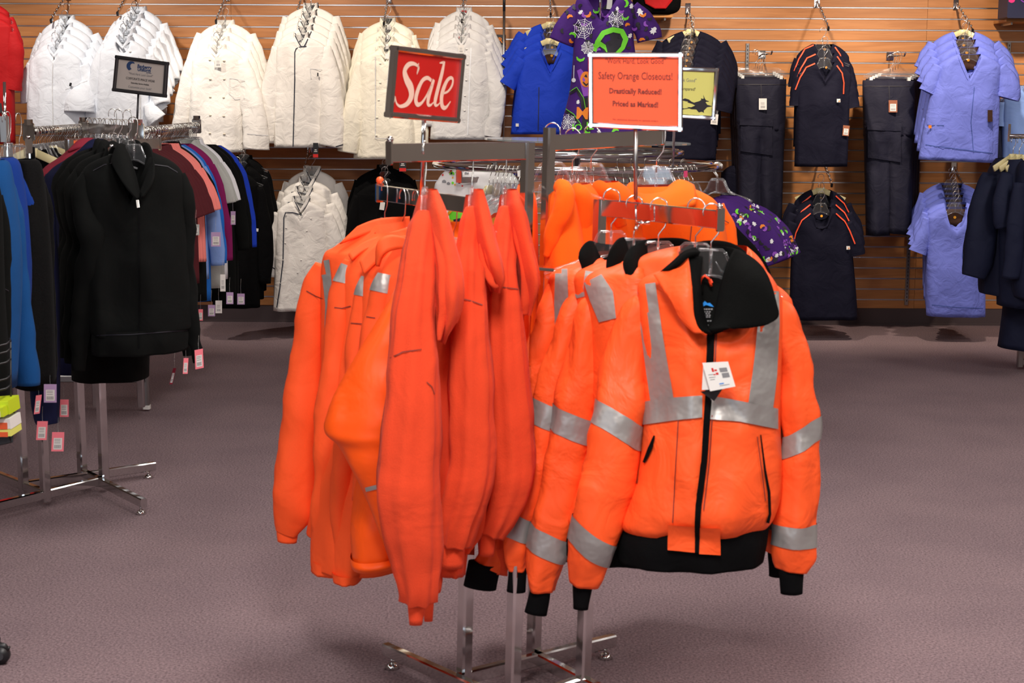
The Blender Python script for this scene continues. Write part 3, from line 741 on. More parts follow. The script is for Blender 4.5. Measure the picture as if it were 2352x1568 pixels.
# ------------------------------------------------------------------ front rack: high-visibility bomber jackets
GJ = 'high-visibility jackets on the right front arm'
def hanger_at(c, kind, px, py, Y, yaw, label, group='hangers on the orange rack', short=False, scale=None):
    return hang(kind, P(px, py, Y), math.radians(yaw), label, group, short, scale)
def tag_card(name, label, pts, Y, mat, parent=None, th=.0015, bar=True, cat=None, bars=None):
    """a hang tag: four pixel corners at depth Y"""
    c = [P(x, y, Y) for x, y in pts]; O = c[0]
    if parent is None: r = thing(name, label, 'tag', O); rel = lambda p: p - O
    else: r = parent.root; rel = lambda p: parent.Mi @ p
    n = Vector((0, -1, 0))
    q = lambda u, v, o=0: rel(c[0].lerp(c[1], u).lerp(c[3].lerp(c[2], u), v) + n * o)
    vs = [q(u, v, o) for o in (th, 0) for u, v in ((0, 0), (1, 0), (1, 1), (0, 1))]
    card = mesh('card' if parent is None else 'hang_tag', vs, [(3, 2, 1, 0), (4, 5, 6, 7), (0, 1, 5, 4), (1, 2, 6, 5), (2, 3, 7, 6), (3, 0, 4, 7)], mat, r, False)
    if bar:
        if bars is None:
            m = MB(); m.add([q(u, v, th + .0004) for u, v in ((.16, .30), (.86, .30), (.86, .90), (.16, .90))], [(0, 1, 2, 3)]); m.build('sticker', whitep, card)
            m = MB()
            for k in range(7):
                u = .24 + k * .08; m.add([q(a, v, th + .0008) for a, v in ((u, .66), (u + .045, .66), (u + .045, .84), (u, .84))], [(0, 1, 2, 3)])
            for v in (.36, .44, .54): m.add([q(a, b, th + .0008) for a, b in ((.24, v), (.72, v), (.72, v + .025), (.24, v + .025))], [(0, 1, 2, 3)])
            m.build('barcode_print', greyink, card)
        else:
            for mt, rects in bars:
                m = MB()
                for (u0, v0, u1, v1) in rects: m.add([q(a, b, th + .0006) for a, b in ((u0, v0), (u1, v0), (u1, v1), (u0, v1))], [(0, 1, 2, 3)])
                m.build('print', mt, card)
    return card

def jacket(label, O, Y, yaw, dx=0, dy=0, front=False, lsleeve=None, rsleeve=None, seed=0, tapeL=None):
    x0, y0 = O
    c = Cloth('bomber_jacket', label, 'jacket', x0, y0, Y, yaw, GJ)
    o = lambda *p: (p[0] + dx, p[1] + dy)
    rows = [(1588, 606, 1742, 606, .055), (1530, 618, 1770, 632, .085), (1470, 645, 1792, 672, .085), (1466, 700, 1800, 720, .10), (1474, 820, 1796, 830, .12), (1474, 960, 1792, 965, .135),
            (1462, 1066, 1796, 1074, .15), (1436, 1134, 1792, 1138, .16), (1416, 1186, 1780, 1178, .15), (1424, 1206, 1768, 1198, .130)]
    rows = [(a + dx, b + dy, e + dx, f + dy, t) for a, b, e, f, t in rows]
    c.loft('body', m_jack, rows, 56, 7, (.012, 5, seed), .035, neck=(82, 150, 'u') if front else (80, 120, 'u'), hem=False)
    wb = [(1424, 1194, 1768, 1188, .136), (1416, 1236, 1762, 1238, .137), (1418, 1276, 1754, 1282, .128)]
    c.loft('waistband', m_black, [(a + dx, b + dy, e + dx, f + dy, t) for a, b, e, f, t in wb], 56, 5, (.006, 9, seed), 0)
    if lsleeve:
        c.tube('sleeve', m_jack, lsleeve[:-2], 26, 6, .75, .013, seed, fold=.003, fk=5); tb = c.tb
        for a, b, sl in tapeL: c.band('reflective_tape', tape, tb, a, b, sl)
        c.tube('cuff', m_black, lsleeve[-2:], 18, 5, .7, 0.003, seed)
    if rsleeve:
        c.tube('sleeve', m_jack, rsleeve[:-2], 26, 6, .75, .013, seed + 5, fold=.003, fk=5); tb = c.tb
        for a, b, sl in ((978, 1030, 24), (1201, 1250, 3)): c.band('reflective_tape', tape, tb, a + dy, b + dy, sl)
        c.tube('cuff', m_black, rsleeve[-2:], 18, 5, .7, 0.003, seed)
    return c
RS = [(1772, 712, 34, 0), (1802, 745, 42), (1822, 830, 43), (1833, 920, 44), (1838, 1000, 44), (1836, 1100, 48), (1830, 1200, 49), (1822, 1270, 47), (1816, 1308, 34), (1818, 1300, 28), (1818, 1362, 26)]
LS5 = [(1490, 700, 34, 0), (1462, 740, 46), (1440, 830, 55), (1426, 920, 60, -.03), (1412, 1010, 60, -.05), (1394, 1100, 60, -.06), (1370, 1200, 60, -.06), (1350, 1280, 52, -.05), (1340, 1340, 32, -.04), (1338, 1335, 24, -.04), (1334, 1398, 17, -.04)]
J5 = jacket('frontmost orange high-visibility bomber jacket with open black fleece collar and white hang tag', (1660, 610), 3.46, -6, front=True, lsleeve=LS5, rsleeve=RS, seed=1, tapeL=((948, 1000, -24), (1212, 1266, -22)))
c = J5
d = c.deco('body')
d.ribbon([(1482, 652, 24), (1497, 760, 24), (1512, 860, 26), (1524, 935, 27)], .004); d.build('reflective_tape', tape)
d.ribbon([(1772, 668, 16), (1766, 740, 24), (1756, 860, 28), (1745, 945, 29)], .004); d.build('reflective_tape', tape)
d.hband([(1478, 922, 975), (1550, 912, 965), (1612, 908, 958)], .0055); d.build('reflective_tape', tape)
d.hband([(1630, 908, 962), (1700, 920, 968), (1786, 938, 985)], .0055); d.build('reflective_tape', tape)
d.ribbon([(1633, 752, 9), (1627, 900, 8), (1616, 1060, 7), (1604, 1160, 7), (1601, 1228, 6)], .007, 8); z = d.build('zipper', m_black)
d.ribbon([(1645, 760, 2.0), (1639, 900, 1.5), (1628, 1060, 1.5), (1616, 1170, 1.5)], .005, 8); d.build('stitching', or_ink)
d.ribbon([(1504, 1000, 2), (1494, 1030, 5), (1480, 1062, 3)], .006, 6); d.build('pocket_zip', m_black)
d.ribbon([(1746, 998, 1.5), (1756, 1080, 2.5), (1765, 1130, 3.5), (1767, 1180, 3), (1762, 1200, 4)], .006, 6); d.build('pocket_zip', m_black)
d.ribbon([(1738, 1002, 1), (1750, 1090, 1.2), (1757, 1150, 1.2)], .005); d.ribbon([(1560, 925, 1.2), (1552, 1080, 1.2), (1545, 1200, 1.2)], .004); d.ribbon([(1464, 1110, 1), (1470, 1000, 1)], .004); d.build('seam_line', or_ink)
d = c.deco('waistband', 'body')
d.hband([(1534, 1204, 1262), (1597, 1208, 1268)], .010); d.build('front_tab', m_jack); d.hband([(1606, 1210, 1271), (1654, 1212, 1274)], .010); d.build('front_tab', m_jack)
d.ribbon([(1602, 1200, 6), (1601, 1268, 5)], .012); d.build('zipper_end', m_black)
# collar: back stand, left edge, big right flap turned outwards
c.sheet('collar', m_bfleece, [[(1592, 604, -.02), (1610, 576, .02), (1650, 566, .05), (1700, 575, .05), (1745, 610, .01)],
                              [(1590, 640, -.05), (1604, 625, .00), (1650, 612, .045), (1700, 618, .045), (1752, 650, -.01)],
                              [(1596, 690, -.085), (1606, 680, -.03), (1650, 665, .02), (1700, 660, .02), (1762, 680, -.05)]], .008, 4)
c.sheet('collar_flap', m_bfleece, [[(1690, 572, -.02), (1722, 590, -.06), (1748, 614, -.09), (1768, 648, -.115)],
                                  [(1672, 610, -.03), (1705, 625, -.10), (1745, 650, -.135), (1779, 690, -.14)],
                                  [(1655, 670, -.05), (1692, 680, -.12), (1742, 698, -.150), (1788, 722, -.15)],
                                  [(1640, 735, -.085), (1680, 738, -.14), (1735, 743, -.155), (1776, 738, -.155)],
                                  [(1622, 762, -.115), (1660, 756, -.14), (1705, 748, -.15), (1752, 744, -.155)]], .010, 4)
c.sheet('collar_edge', m_bfleece, [[(1568, 588, -.06), (1590, 585, -.04), (1612, 592, -.02)], [(1582, 640, -.105), (1595, 640, -.11), (1606, 645, -.07)], [(1592, 700, -.135), (1603, 700, -.14), (1612, 705, -.10)],
                                  [(1592, 735, -.14), (1608, 745, -.145), (1624, 752, -.11)], [(1606, 755, -.14), (1620, 762, -.145), (1634, 768, -.12)]], .008, 4)
c.sheet('lining', m_bfleece, [[(1596, 640, -.0), (1640, 640, .01), (1690, 640, .01)], [(1598, 700, -.05), (1640, 700, -.03), (1690, 700, -.05)], [(1604, 760, -.11), (1632, 768, -.11), (1660, 760, -.12)]], .003, 4)
c.sheet('facing', m_jack, [[(1502, 632, -.075), (1540, 615, -.08), (1574, 588, -.075), (1578, 592, -.07)], [(1540, 690, -.12), (1562, 680, -.135), (1582, 660, -.13), (1590, 660, -.12)], [(1562, 730, -.13), (1580, 735, -.145), (1592, 725, -.145), (1600, 730, -.135)], [(1590, 758, -.14), (1600, 765, -.145), (1612, 765, -.145), (1622, 770, -.135)]], .006, 4)
c.sheet('collar_roll', m_bfleece, [[(1520, 626, -.075), (1545, 606, -.08), (1572, 582, -.07), (1596, 572, -.03)], [(1540, 620, -.09), (1560, 604, -.10), (1580, 586, -.09), (1606, 584, -.05)]], .012, 4)
d = c.deco('lining'); d.ribbon([(1606, 640, 3), (1609, 618 + 18, 3), (1618, 632, 3), (1628, 640, 3), (1634, 652, 3)], .02, 4); d.build('loop', m_lin)
m = MB().tube([c.loc(1607, 656, -.02), c.loc(1610, 640, -.022), c.loc(1619, 633, -.023), c.loc(1628, 640, -.022), c.loc(1634, 657, -.02)], .0035, 6); m.build('hanging_loop', m_lin, c.root, True)
LB = c.deco('lining')
d = LB; d.poly([(1604, 707), (1612, 699), (1618, 692), (1624, 697), (1630, 696), (1640, 706), (1630, 704), (1624, 702), (1618, 701), (1612, 706)], .006); d.build('mountain_logo', blue_pr)
for k, (y, w) in enumerate(((711, 20), (717, 12), (721, 14), (725, 12), (729, 13), (738, 16), (748, 11))):
    for j in range(int(w / 3)): d.ribbon([(1622 - w + j * 6, y, 1.2 if k != 0 else 1.6), (1622 - w + j * 6 + (4 if k else 4.5), y, 1.2 if k != 0 else 1.6)], .006, 3)
d.build('label_print', greyink)
# tags on the zip
tag_card('', '', [(1615, 840), (1640, 836), (1664, 893), (1612, 895)], 3.30, whitep, c, bar=False)
tag_card('', '', [(1613, 833), (1672, 830), (1689, 887), (1631, 898)], 3.285, whitep, c, bars=[(greyink, [(.58, .22, .88, .38), (.62, .42, .90, .60), (.10, .42, .30, .44), (.1, .52, .35, .54), (.12, .60, .3, .62), (.42, .86, .8, .88)]), (red_pr, [(.28, .20, .36, .34), (.38, .26, .48, .32), (.40, .38, .50, .46), (.30, .42, .38, .46)]), (blue_pr, [(.42, .78, .60, .82)])])
tag_card('', '', [(1608, 899), (1660, 892), (1640, 921), (1628, 912)], 3.31, blackm, c, bar=False)

def jk(label, ox, oy, Y, yaw, ls, tapes, seed, tapeb, dx, dy, collar, rs=False):
    R2 = [(a[0] + dx, a[1] + dy) + tuple(a[2:]) for a in RS] if rs else None
    c = jacket(label, (ox, oy), Y, yaw, dx, dy, lsleeve=ls, rsleeve=R2, seed=seed, tapeL=tapes)
    d = c.deco('body'); d.ribbon(tapeb, .005); d.build('reflective_tape', tape)
    if ls: d = c.deco('sleeve'); d.ribbon(tapeb[1:], .004); d.build('reflective_tape', tape)
    if rs:
        d = c.deco('body'); d.ribbon([(1772 + dx, 668 + dy, 16), (1766 + dx, 740 + dy, 24)], .004); d.build('reflective_tape', tape)
    c.sheet('collar', m_bfleece, collar, .006, 4)
    return c
jk('orange high-visibility bomber jacket directly behind the frontmost one, mostly hidden, right shoulder showing', 1620, 590, 3.56, -6, None, None, 2, [(1440, 620, 20), (1455, 700, 20)], -26, -40,
   [[(1545, 590, -.03), (1590, 560, .0), (1640, 552, .03), (1690, 562, .03), (1738, 600, 0)], [(1540, 640, -.07), (1590, 600, -.03), (1640, 600, .02), (1700, 605, .02), (1748, 640, -.03)]], True)
J3 = jk('third orange high-visibility jacket counted from the front, black collar around a clear hanger', 1528, 590, 3.60, 6,
   [(1376, 690, 30, 0), (1362, 730, 42), (1345, 830, 50), (1325, 930, 52), (1308, 1020, 54), (1290, 1120, 52), (1266, 1220, 52), (1250, 1300, 46), (1246, 1356, 30), (1242, 1350, 24), (1230, 1408, 27)],
   ((948, 1004, -12), (1222, 1276, -12)), 3, [(1362, 640, 22), (1382, 680, 28), (1396, 735, 20)], -122, -8,
   [[(1437, 590, -.05), (1450, 568, -.035), (1478, 552, .01), (1530, 546, .05), (1580, 551, .05), (1612, 575, .03)], [(1433, 616, -.07), (1446, 600, -.07), (1466, 590, -.04), (1505, 592, .03), (1580, 590, .04), (1610, 610, .0)], [(1456, 668, -.09), (1463, 662, -.095), (1472, 652, -.07), (1500, 645, .0), (1560, 645, .02), (1590, 645, -.02)]])
J2 = jk('fourth orange high-visibility jacket counted from the front, grey shoulder tape and black collar', 1468, 580, 3.66, 8,
   [(1342, 672, 28, 0), (1322, 720, 36), (1296, 820, 42), (1272, 920, 44), (1250, 1020, 44), (1228, 1120, 42), (1200, 1210, 38), (1190, 1270, 34), (1188, 1310, 26), (1190, 1300, 22), (1186, 1358, 22)],
   ((930, 983, -8), (1186, 1238, -6)), 4, [(1345, 622, 26), (1340, 660, 26), (1345, 680, 20)], -146, -16,
   [[(1393, 594, -.06), (1405, 568, -.05), (1424, 546, -.01), (1448, 548, .04), (1500, 553, .05)], [(1392, 614, -.065), (1408, 594, -.06), (1428, 580, -.03), (1450, 585, .02), (1500, 590, .04)], [(1395, 638, -.07), (1412, 634, -.075), (1428, 624, -.05), (1448, 624, .0), (1500, 624, .02)]])
J1 = jk('rearmost orange high-visibility jacket on the right front arm, beside the chrome post', 1400, 580, 3.73, 10,
   [(1296, 655, 26, 0), (1276, 700, 34), (1246, 800, 38), (1232, 900, 36), (1220, 1000, 34), (1198, 1100, 34), (1170, 1190, 34), (1140, 1260, 34), (1118, 1300, 34), (1112, 1292, 38), (1102, 1348, 38)],
   ((925, 978, -.3),), 5, [(1290, 618, 14), (1290, 700, 16), (1284, 780, 8)], -204, -14,
   [[(1331, 578, -.05), (1340, 562, -.035), (1354, 553, -.01), (1376, 560, .04), (1430, 564, .05)], [(1329, 594, -.06), (1340, 585, -.055), (1357, 578, -.03), (1380, 585, .02), (1430, 590, .04)], [(1340, 624, -.06), (1350, 620, -.065), (1362, 614, -.05), (1380, 612, .0), (1430, 612, .02)]])
# hangers of the jackets (kept as wide as they look; hooks over the low right arm)
for (px, py, Y, lab, yw) in ((1632, 617, 3.45, 'clear plastic hanger in the open black collar of the frontmost orange jacket', -6), (1596, 602, 3.52, 'clear plastic hanger behind the black collar of the frontmost jacket', -20), (1511, 598, 3.60, 'clear plastic hanger holding the third jacket counted from the front', 4),
                     (1455, 590, 3.67, 'clear plastic hanger holding the fourth jacket from the front, partly behind a black collar', 8), (1403, 572, 3.74, 'clear plastic hanger of the rearmost high-visibility jacket, next to the post', 8)):
    hang('clear', P(px, py, Y), math.radians(yw), lab, 'hangers on the orange rack')

# ------------------------------------------------------------------ orange hoodies seen from the side on the high left arm
GH = 'orange hoodies on the high left arm'
def hoodie(label, O, Y, body, slv, cuff, hood, band, extra=(), seed=0, hy=-.10, far=None):
    c = Cloth('hooded_sweatshirt', label, 'hoodie', O[0], O[1], Y, 12, GH)
    c.loft('body', m_hood, [(a, b, e_, f, t * .62, .07) for a, b, e_, f, t in body], 36, 6, (.016, 4, seed), .02, hem=False, e=.8)
    c.loft('waistband', m_hood, [(a, b, e_, f, t * .66, .07) for a, b, e_, f, t, g_ in band], 36, 4, (.004, 9, seed), 0)
    c.tube('sleeve', m_hood, slv, 28, 6, .8, .005, seed, fold=.007, fk=7); c.tube('cuff', m_hood, cuff, 16, 4, .6)
    if far: c.tube('sleeve', m_hood, far[0], 20, 6, .8, .01, seed + 3); c.tube('cuff', m_hood, far[1], 14, 4, .6)
    c.loft('hood', m_hood, hood, 34, 6, (.022, 4, seed), .012, hem=False, e=.8)
    for e in extra: c.tube('hood_fold', m_hood, e, 16, 6, .7, .006, seed)
    d = c.deco('sleeve', 'hood', 'body')
    return c, d
c, d = hoodie('nearest orange hooded sweatshirt under the red sign, seen from its side', (978, 470), 3.44,
    [(962, 448, 996, 446, .03), (945, 520, 1020, 520, .12), (925, 620, 1045, 640, .18), (915, 760, 1052, 780, .20), (905, 950, 1050, 960, .20), (905, 1120, 1058, 1120, .19), (915, 1230, 1058, 1235, .17), (930, 1250, 1056, 1250, .16)],
    [(978, 492, 22, -.04), (974, 520, 32, -.06), (966, 570, 36, -.09), (958, 650, 42, -.13), (951, 740, 50, -.15), (948, 840, 58, -.16), (946, 940, 62, -.17), (940, 1040, 68, -.17), (938, 1130, 72, -.17), (945, 1210, 66, -.17), (955, 1290, 54, -.16), (962, 1350, 44, -.16), (962, 1376, 40, -.15)],
    [(958, 1368, 24, -.15), (955, 1434, 15, -.15)],
    [(985, 436, 1003, 434, 0.03, -0.02), (983, 480, 1022, 482, 0.06, -0.04), (985, 540, 1040, 550, 0.08, -0.06), (989, 600, 1056, 610, 0.09, -0.08), (992, 660, 1061, 660, 0.09, -0.1), (993, 710, 1057, 710, 0.08, -0.1), (997, 750, 1039, 748, 0.06, -0.1), (1007, 784, 1021, 782, 0.03, -0.1)],
    [(980, 1244, 1064, 1240, .15, 0), (985, 1300, 1060, 1302, .145, 0)], [[(996, 452, 9, -.03), (1008, 520, 15, -.09), (1020, 600, 17, -.15), (1022, 680, 17, -.17), (1012, 745, 12, -.17), (1008, 782, 6, -.17)], [(1028, 560, 8, -.10), (1044, 620, 12, -.13), (1050, 690, 12, -.14), (1042, 740, 8, -.13)]], 1,
    far=([(992, 700, 16, .06), (994, 850, 20, .06), (990, 960, 24, .03), (990, 1100, 34, .02), (992, 1250, 28, 0), (990, 1360, 20, 0)], [(985, 1352, 14, 0), (984, 1426, 10, 0)]))
d.ribbon([(897, 822, 1.2), (925, 808, 1.4), (968, 802, 1)], .003); d.ribbon([(980, 877, 1), (992, 888, 1.3), (997, 905, 1)], .003); d.build('seam_line', or_ink)
c, d = hoodie('middle orange hooded sweatshirt of the three on the high left arm', (1085, 470), 3.56,
    [(1070, 448, 1100, 446, .03), (1062, 520, 1125, 520, .10), (1050, 640, 1150, 640, .16), (1035, 800, 1140, 800, .18), (1022, 950, 1135, 950, .18), (1010, 1100, 1130, 1110, .18), (1005, 1190, 1120, 1190, .16), (1010, 1245, 1080, 1245, .14)],
    [(1086, 480, 20, -.03), (1084, 515, 28, -.05), (1078, 570, 30, -.08), (1077, 640, 36, -.12), (1078, 740, 42, -.14), (1080, 860, 48, -.15), (1082, 960, 50, -.15), (1084, 1050, 50, -.15), (1074, 1130, 50, -.15), (1052, 1200, 42, -.14), (1040, 1250, 34, -.13)],
    [(1038, 1240, 28, -.13), (1038, 1304, 26, -.13)],
    [(1090, 436, 1108, 434, 0.03, -0.02), (1086, 480, 1122, 484, 0.05, -0.04), (1090, 540, 1136, 550, 0.07, -0.06), (1100, 590, 1150, 600, 0.07, -0.08), (1112, 630, 1156, 640, 0.06, -0.08), (1126, 668, 1146, 668, 0.03, -0.08)],
    [(1010, 1240, 1072, 1240, .14, 0), (1012, 1300, 1064, 1302, .135, 0)], [[(1100, 460, 9, -.04), (1112, 520, 13, -.09), (1128, 590, 13, -.13), (1138, 640, 10, -.13), (1140, 664, 5, -.12)], [(1104, 560, 9, -.10), (1116, 610, 12, -.12), (1130, 650, 10, -.14), (1144, 655, 7, -.13), (1148, 620, 6, -.10)]], 2)
d.ribbon([(1052, 684, 1.2), (1080, 690, 1.2), (1108, 700, 1.2)], .003); d.build('seam_line', or_ink)
c, d = hoodie('rear orange hooded sweatshirt of the three, closest to the tall chrome posts', (1163, 470), 3.68,
    [(1150, 448, 1180, 446, .03), (1140, 520, 1200, 520, .10), (1130, 640, 1215, 640, .15), (1120, 800, 1210, 800, .17), (1105, 950, 1205, 960, .17), (1100, 1100, 1215, 1110, .17), (1100, 1190, 1205, 1190, .15), (1105, 1240, 1180, 1240, .14)],
    [(1166, 480, 18, -.03), (1162, 515, 24, -.05), (1156, 570, 26, -.08), (1156, 640, 32, -.12), (1160, 740, 40, -.13), (1166, 860, 46, -.14), (1172, 960, 50, -.14), (1178, 1050, 50, -.14), (1172, 1110, 50, -.14), (1148, 1180, 40, -.13), (1128, 1225, 30, -.12)],
    [(1122, 1215, 18, -.12), (1118, 1276, 17, -.12)],
    [(1168, 436, 1186, 434, 0.03, -0.02), (1166, 480, 1204, 484, 0.05, -0.04), (1174, 550, 1218, 556, 0.07, -0.06), (1184, 610, 1232, 620, 0.08, -0.08), (1190, 660, 1232, 662, 0.07, -0.08), (1196, 720, 1218, 716, 0.03, -0.08)],
    [(1100, 1236, 1180, 1236, .14, 0), (1104, 1296, 1176, 1300, .135, 0)], [[(1180, 460, 9, -.04), (1192, 530, 12, -.09), (1204, 610, 13, -.13), (1208, 680, 11, -.13), (1204, 722, 5, -.12)], [(1214, 560, 7, -.13), (1228, 610, 8, -.13), (1238, 655, 5, -.12)]], 3)
d.ribbon([(1128, 658, 1.2), (1160, 660, 1.2), (1190, 664, 1.2)], .003); d.build('seam_line', or_ink)
for (px, Y, lab) in ((976, 3.44, 'clear plastic hanger edge-on above the nearest orange hoodie'), (1084, 3.56, 'clear plastic hanger edge-on above the middle orange hoodie'), (1160, 3.68, 'clear plastic hanger edge-on above the rear orange hoodie')):
    hang('clear', P(px, 476, Y), math.radians(74), lab, 'hangers on the orange rack').scale = (.5, 1, 1)

# ------------------------------------------------------------------ orange jackets at the left, on the low left arm
GL = 'orange jackets on the low left arm'
def ljack(label, O, Y, body, slv, mat, tapes=(), cuff=None, band=None, seed=0, collar=None, seams=(), nm='work_jacket', cat='jacket', yaw=0):
    c = Cloth(nm, label, cat, O[0], O[1], Y, yaw, GL)
    if body: c.loft('body', mat, body, 34, 6, (.012, 4, seed), .02, neck=None, e=.8)
    if slv:
        c.tube('sleeve', mat, slv, 24, 6, .8, .010, seed, fold=.003)
        for a, b, sl in tapes: c.band('reflective_tape', tape, c.tb, a, b, sl)
    if cuff: c.tube('cuff', mat, cuff, 16, 4, .7, .004, seed)
    if band: c.loft('waistband', mat, band, 30, 4, (.005, 8, seed), 0)
    if collar: c.sheet('collar', mat, collar, .010, 4)
    d = c.deco()
    for s_ in seams: d.ribbon(s_, .003)
    if seams: d.build('seam_line', or_ink)
    return c
K1 = ljack('farthest-left orange jacket, long smooth sleeve and wide grey tape strip down the back', (880, 520), 4.10,
    [(840, 518, 935, 505, .05), (770, 565, 950, 560, .08), (740, 600, 960, 600, .10), (738, 760, 960, 760, .13), (740, 900, 960, 900, .15), (735, 1060, 960, 1060, .15), (712, 1180, 960, 1180, .15), (706, 1214, 960, 1214, .14)],
    [(745, 610, 22, 0), (728, 660, 34), (712, 760, 38), (702, 880, 45), (692, 1000, 52), (684, 1100, 57), (678, 1160, 50), (668, 1205, 36), (662, 1225, 26)],
    m_soft, cuff=[(662, 1216, 27), (660, 1244, 22)], collar=[[(820, 520, -.05), (870, 503, -.03), (940, 498, -.0)], [(780, 560, -.07), (860, 532, -.05), (940, 520, -.01)]], seed=1, seams=[[(704, 668, 1.2), (725, 680, 1.2), (750, 690, 1.2)]])
d = K1.deco('body'); d.ribbon([(742, 588, 14), (752, 640, 10), (756, 700, 8), (752, 780, 6)], .005); d.build('reflective_tape', tape)
K2 = ljack('second orange jacket from the left on the low arm, sleeve tape at the shoulder', (905, 540), 4.02,
    [(860, 535, 945, 525, .05), (815, 570, 955, 570, .08), (775, 625, 960, 620, .10), (770, 760, 960, 760, .12), (750, 900, 960, 900, .14), (726, 1080, 960, 1080, .15), (716, 1230, 960, 1230, .15), (716, 1290, 940, 1290, .14)],
    [(808, 600, 16, -.05), (792, 650, 26, -.06), (782, 740, 32, -.07), (772, 860, 38, -.08), (762, 980, 44, -.08), (760, 1080, 40, -.07), (748, 1200, 34, -.06), (738, 1270, 22, -.05)],
    m_soft, ((612, 650, -.3),), seed=2, collar=[[(800, 585, -.08), (830, 560, -.06), (880, 540, -.04), (945, 520, -.02)], [(808, 598, -.09), (840, 575, -.07), (890, 560, -.05), (945, 545, -.03)]], band=[(716, 1276, 870, 1280, .10, -.02), (715, 1304, 868, 1306, .095, -.02)], seams=[[(768, 706, 1.2), (785, 708, 1.2), (806, 703, 1.2)]])
K3 = ljack('third orange jacket from the left on the low arm, elasticated hem hanging lowest', (925, 560), 3.95,
    [(880, 560, 955, 548, .05), (845, 600, 960, 590, .08), (828, 640, 965, 640, .10), (815, 760, 965, 760, .12), (800, 900, 960, 900, .13), (785, 1080, 960, 1080, .13), (762, 1220, 900, 1230, .12), (764, 1310, 850, 1310, .10)],
    [(848, 630, 14, -.06), (836, 680, 24, -.07), (826, 780, 28, -.08), (812, 900, 32, -.09), (800, 1010, 34, -.09), (786, 1120, 30, -.08), (782, 1230, 20, -.07), (784, 1300, 16, -.06)],
    m_soft, ((638, 680, -.2),), seed=3, collar=[[(826, 600, -.09), (850, 570, -.07), (900, 545, -.05), (945, 540, -.04)], [(836, 630, -.10), (870, 600, -.08), (900, 580, -.06), (945, 570, -.04)]], band=[(763, 1300, 838, 1306, .09, -.02), (766, 1322, 832, 1326, .085, -.02)], seams=[[(806, 742, 1.2), (835, 744, 1.2)]])
K4 = ljack('fourth orange jacket from the left, high fleece collar, directly left of the nearest hoodie', (940, 570), 3.88,
    [(905, 570, 960, 560, .05), (880, 610, 970, 610, .08), (868, 650, 975, 650, .10), (860, 760, 975, 760, .12), (850, 900, 975, 900, .12), (850, 1080, 960, 1080, .12), (850, 1180, 960, 1180, .12)],
    [(888, 630, 18, -.07), (876, 690, 28, -.08), (862, 780, 32, -.09), (850, 900, 32, -.09), (840, 1040, 30, -.09), (830, 1150, 22, -.09)],
    m_soft, ((625, 672, -.5),), seed=4, collar=[[(866, 600, -.09), (870, 555, -.09), (900, 540, -.08), (950, 552, -.07)], [(868, 612, -.10), (880, 585, -.11), (910, 572, -.09), (950, 570, -.07)]], seams=[[(832, 726, 1.2), (862, 730, 1.2)]])
K5 = ljack('glossy orange insulated jacket crossing in front of the left jackets, thin grey piping', (945, 600), 3.80, None, None, m_puff, seed=5)
K5.loft('sleeve', m_puff, [(918, 640, 960, 640, .05, -.05), (893, 690, 965, 690, .08, -.07), (860, 745, 965, 745, .09, -.08), (824, 805, 965, 805, .10, -.09), (790, 862, 965, 862, .11, -.10), (764, 912, 965, 912, .11, -.11), (752, 948, 962, 948, .11, -.12), (746, 972, 960, 972, .11, -.12), (752, 990, 960, 990, .11, -.12), (776, 1012, 958, 1012, .10, -.12), (800, 1050, 955, 1050, .10, -.12), (828, 1105, 950, 1105, .09, -.12), (852, 1160, 945, 1160, .08, -.12), (872, 1215, 940, 1215, .07, -.11), (888, 1262, 935, 1262, .05, -.10), (898, 1296, 930, 1296, .03, -.10)], 36, 3, (.006, 3, 1), .022, hem=False, e=.7)
K5.loft('body', m_puff, [(850, 900, 970, 900, .08), (835, 1000, 965, 1000, .10), (818, 1100, 960, 1100, .11), (806, 1200, 945, 1200, .11), (810, 1270, 925, 1262, .11), (812, 1292, 920, 1276, .10)], 30, 5, (.006, 4, 2), .015)
K5.loft('hem_roll', m_puff, [(806, 1270, 930, 1258, .11, -.01), (806, 1282, 932, 1268, .12, -.01), (810, 1294, 930, 1278, .11, -.01)], 30, 4, hem=False)
d = K5.deco('sleeve'); d.ribbon([(826, 1128, 5), (840, 1124, 5), (868, 1117, 5)], .004); d.build('reflective_piping', tape)
for (px, py, Y, lab) in ((884, 540, 4.14, 'clear plastic hanger at the outer end of the low left arm'), (925, 560, 4.08, 'second clear plastic hanger from the outer end of the low left arm'), (955, 566, 4.02, 'third clear plastic hanger from the outer end of the low left arm'), (998, 580, 3.96, 'fourth clear plastic hanger from the outer end, hidden behind the nearest hoodie'), (1042, 585, 3.92, 'empty-looking clear hanger between the near and middle hoodies')):
    hang('clear', P(px, py, Y), math.radians(-62), lab, 'hangers on the orange rack')

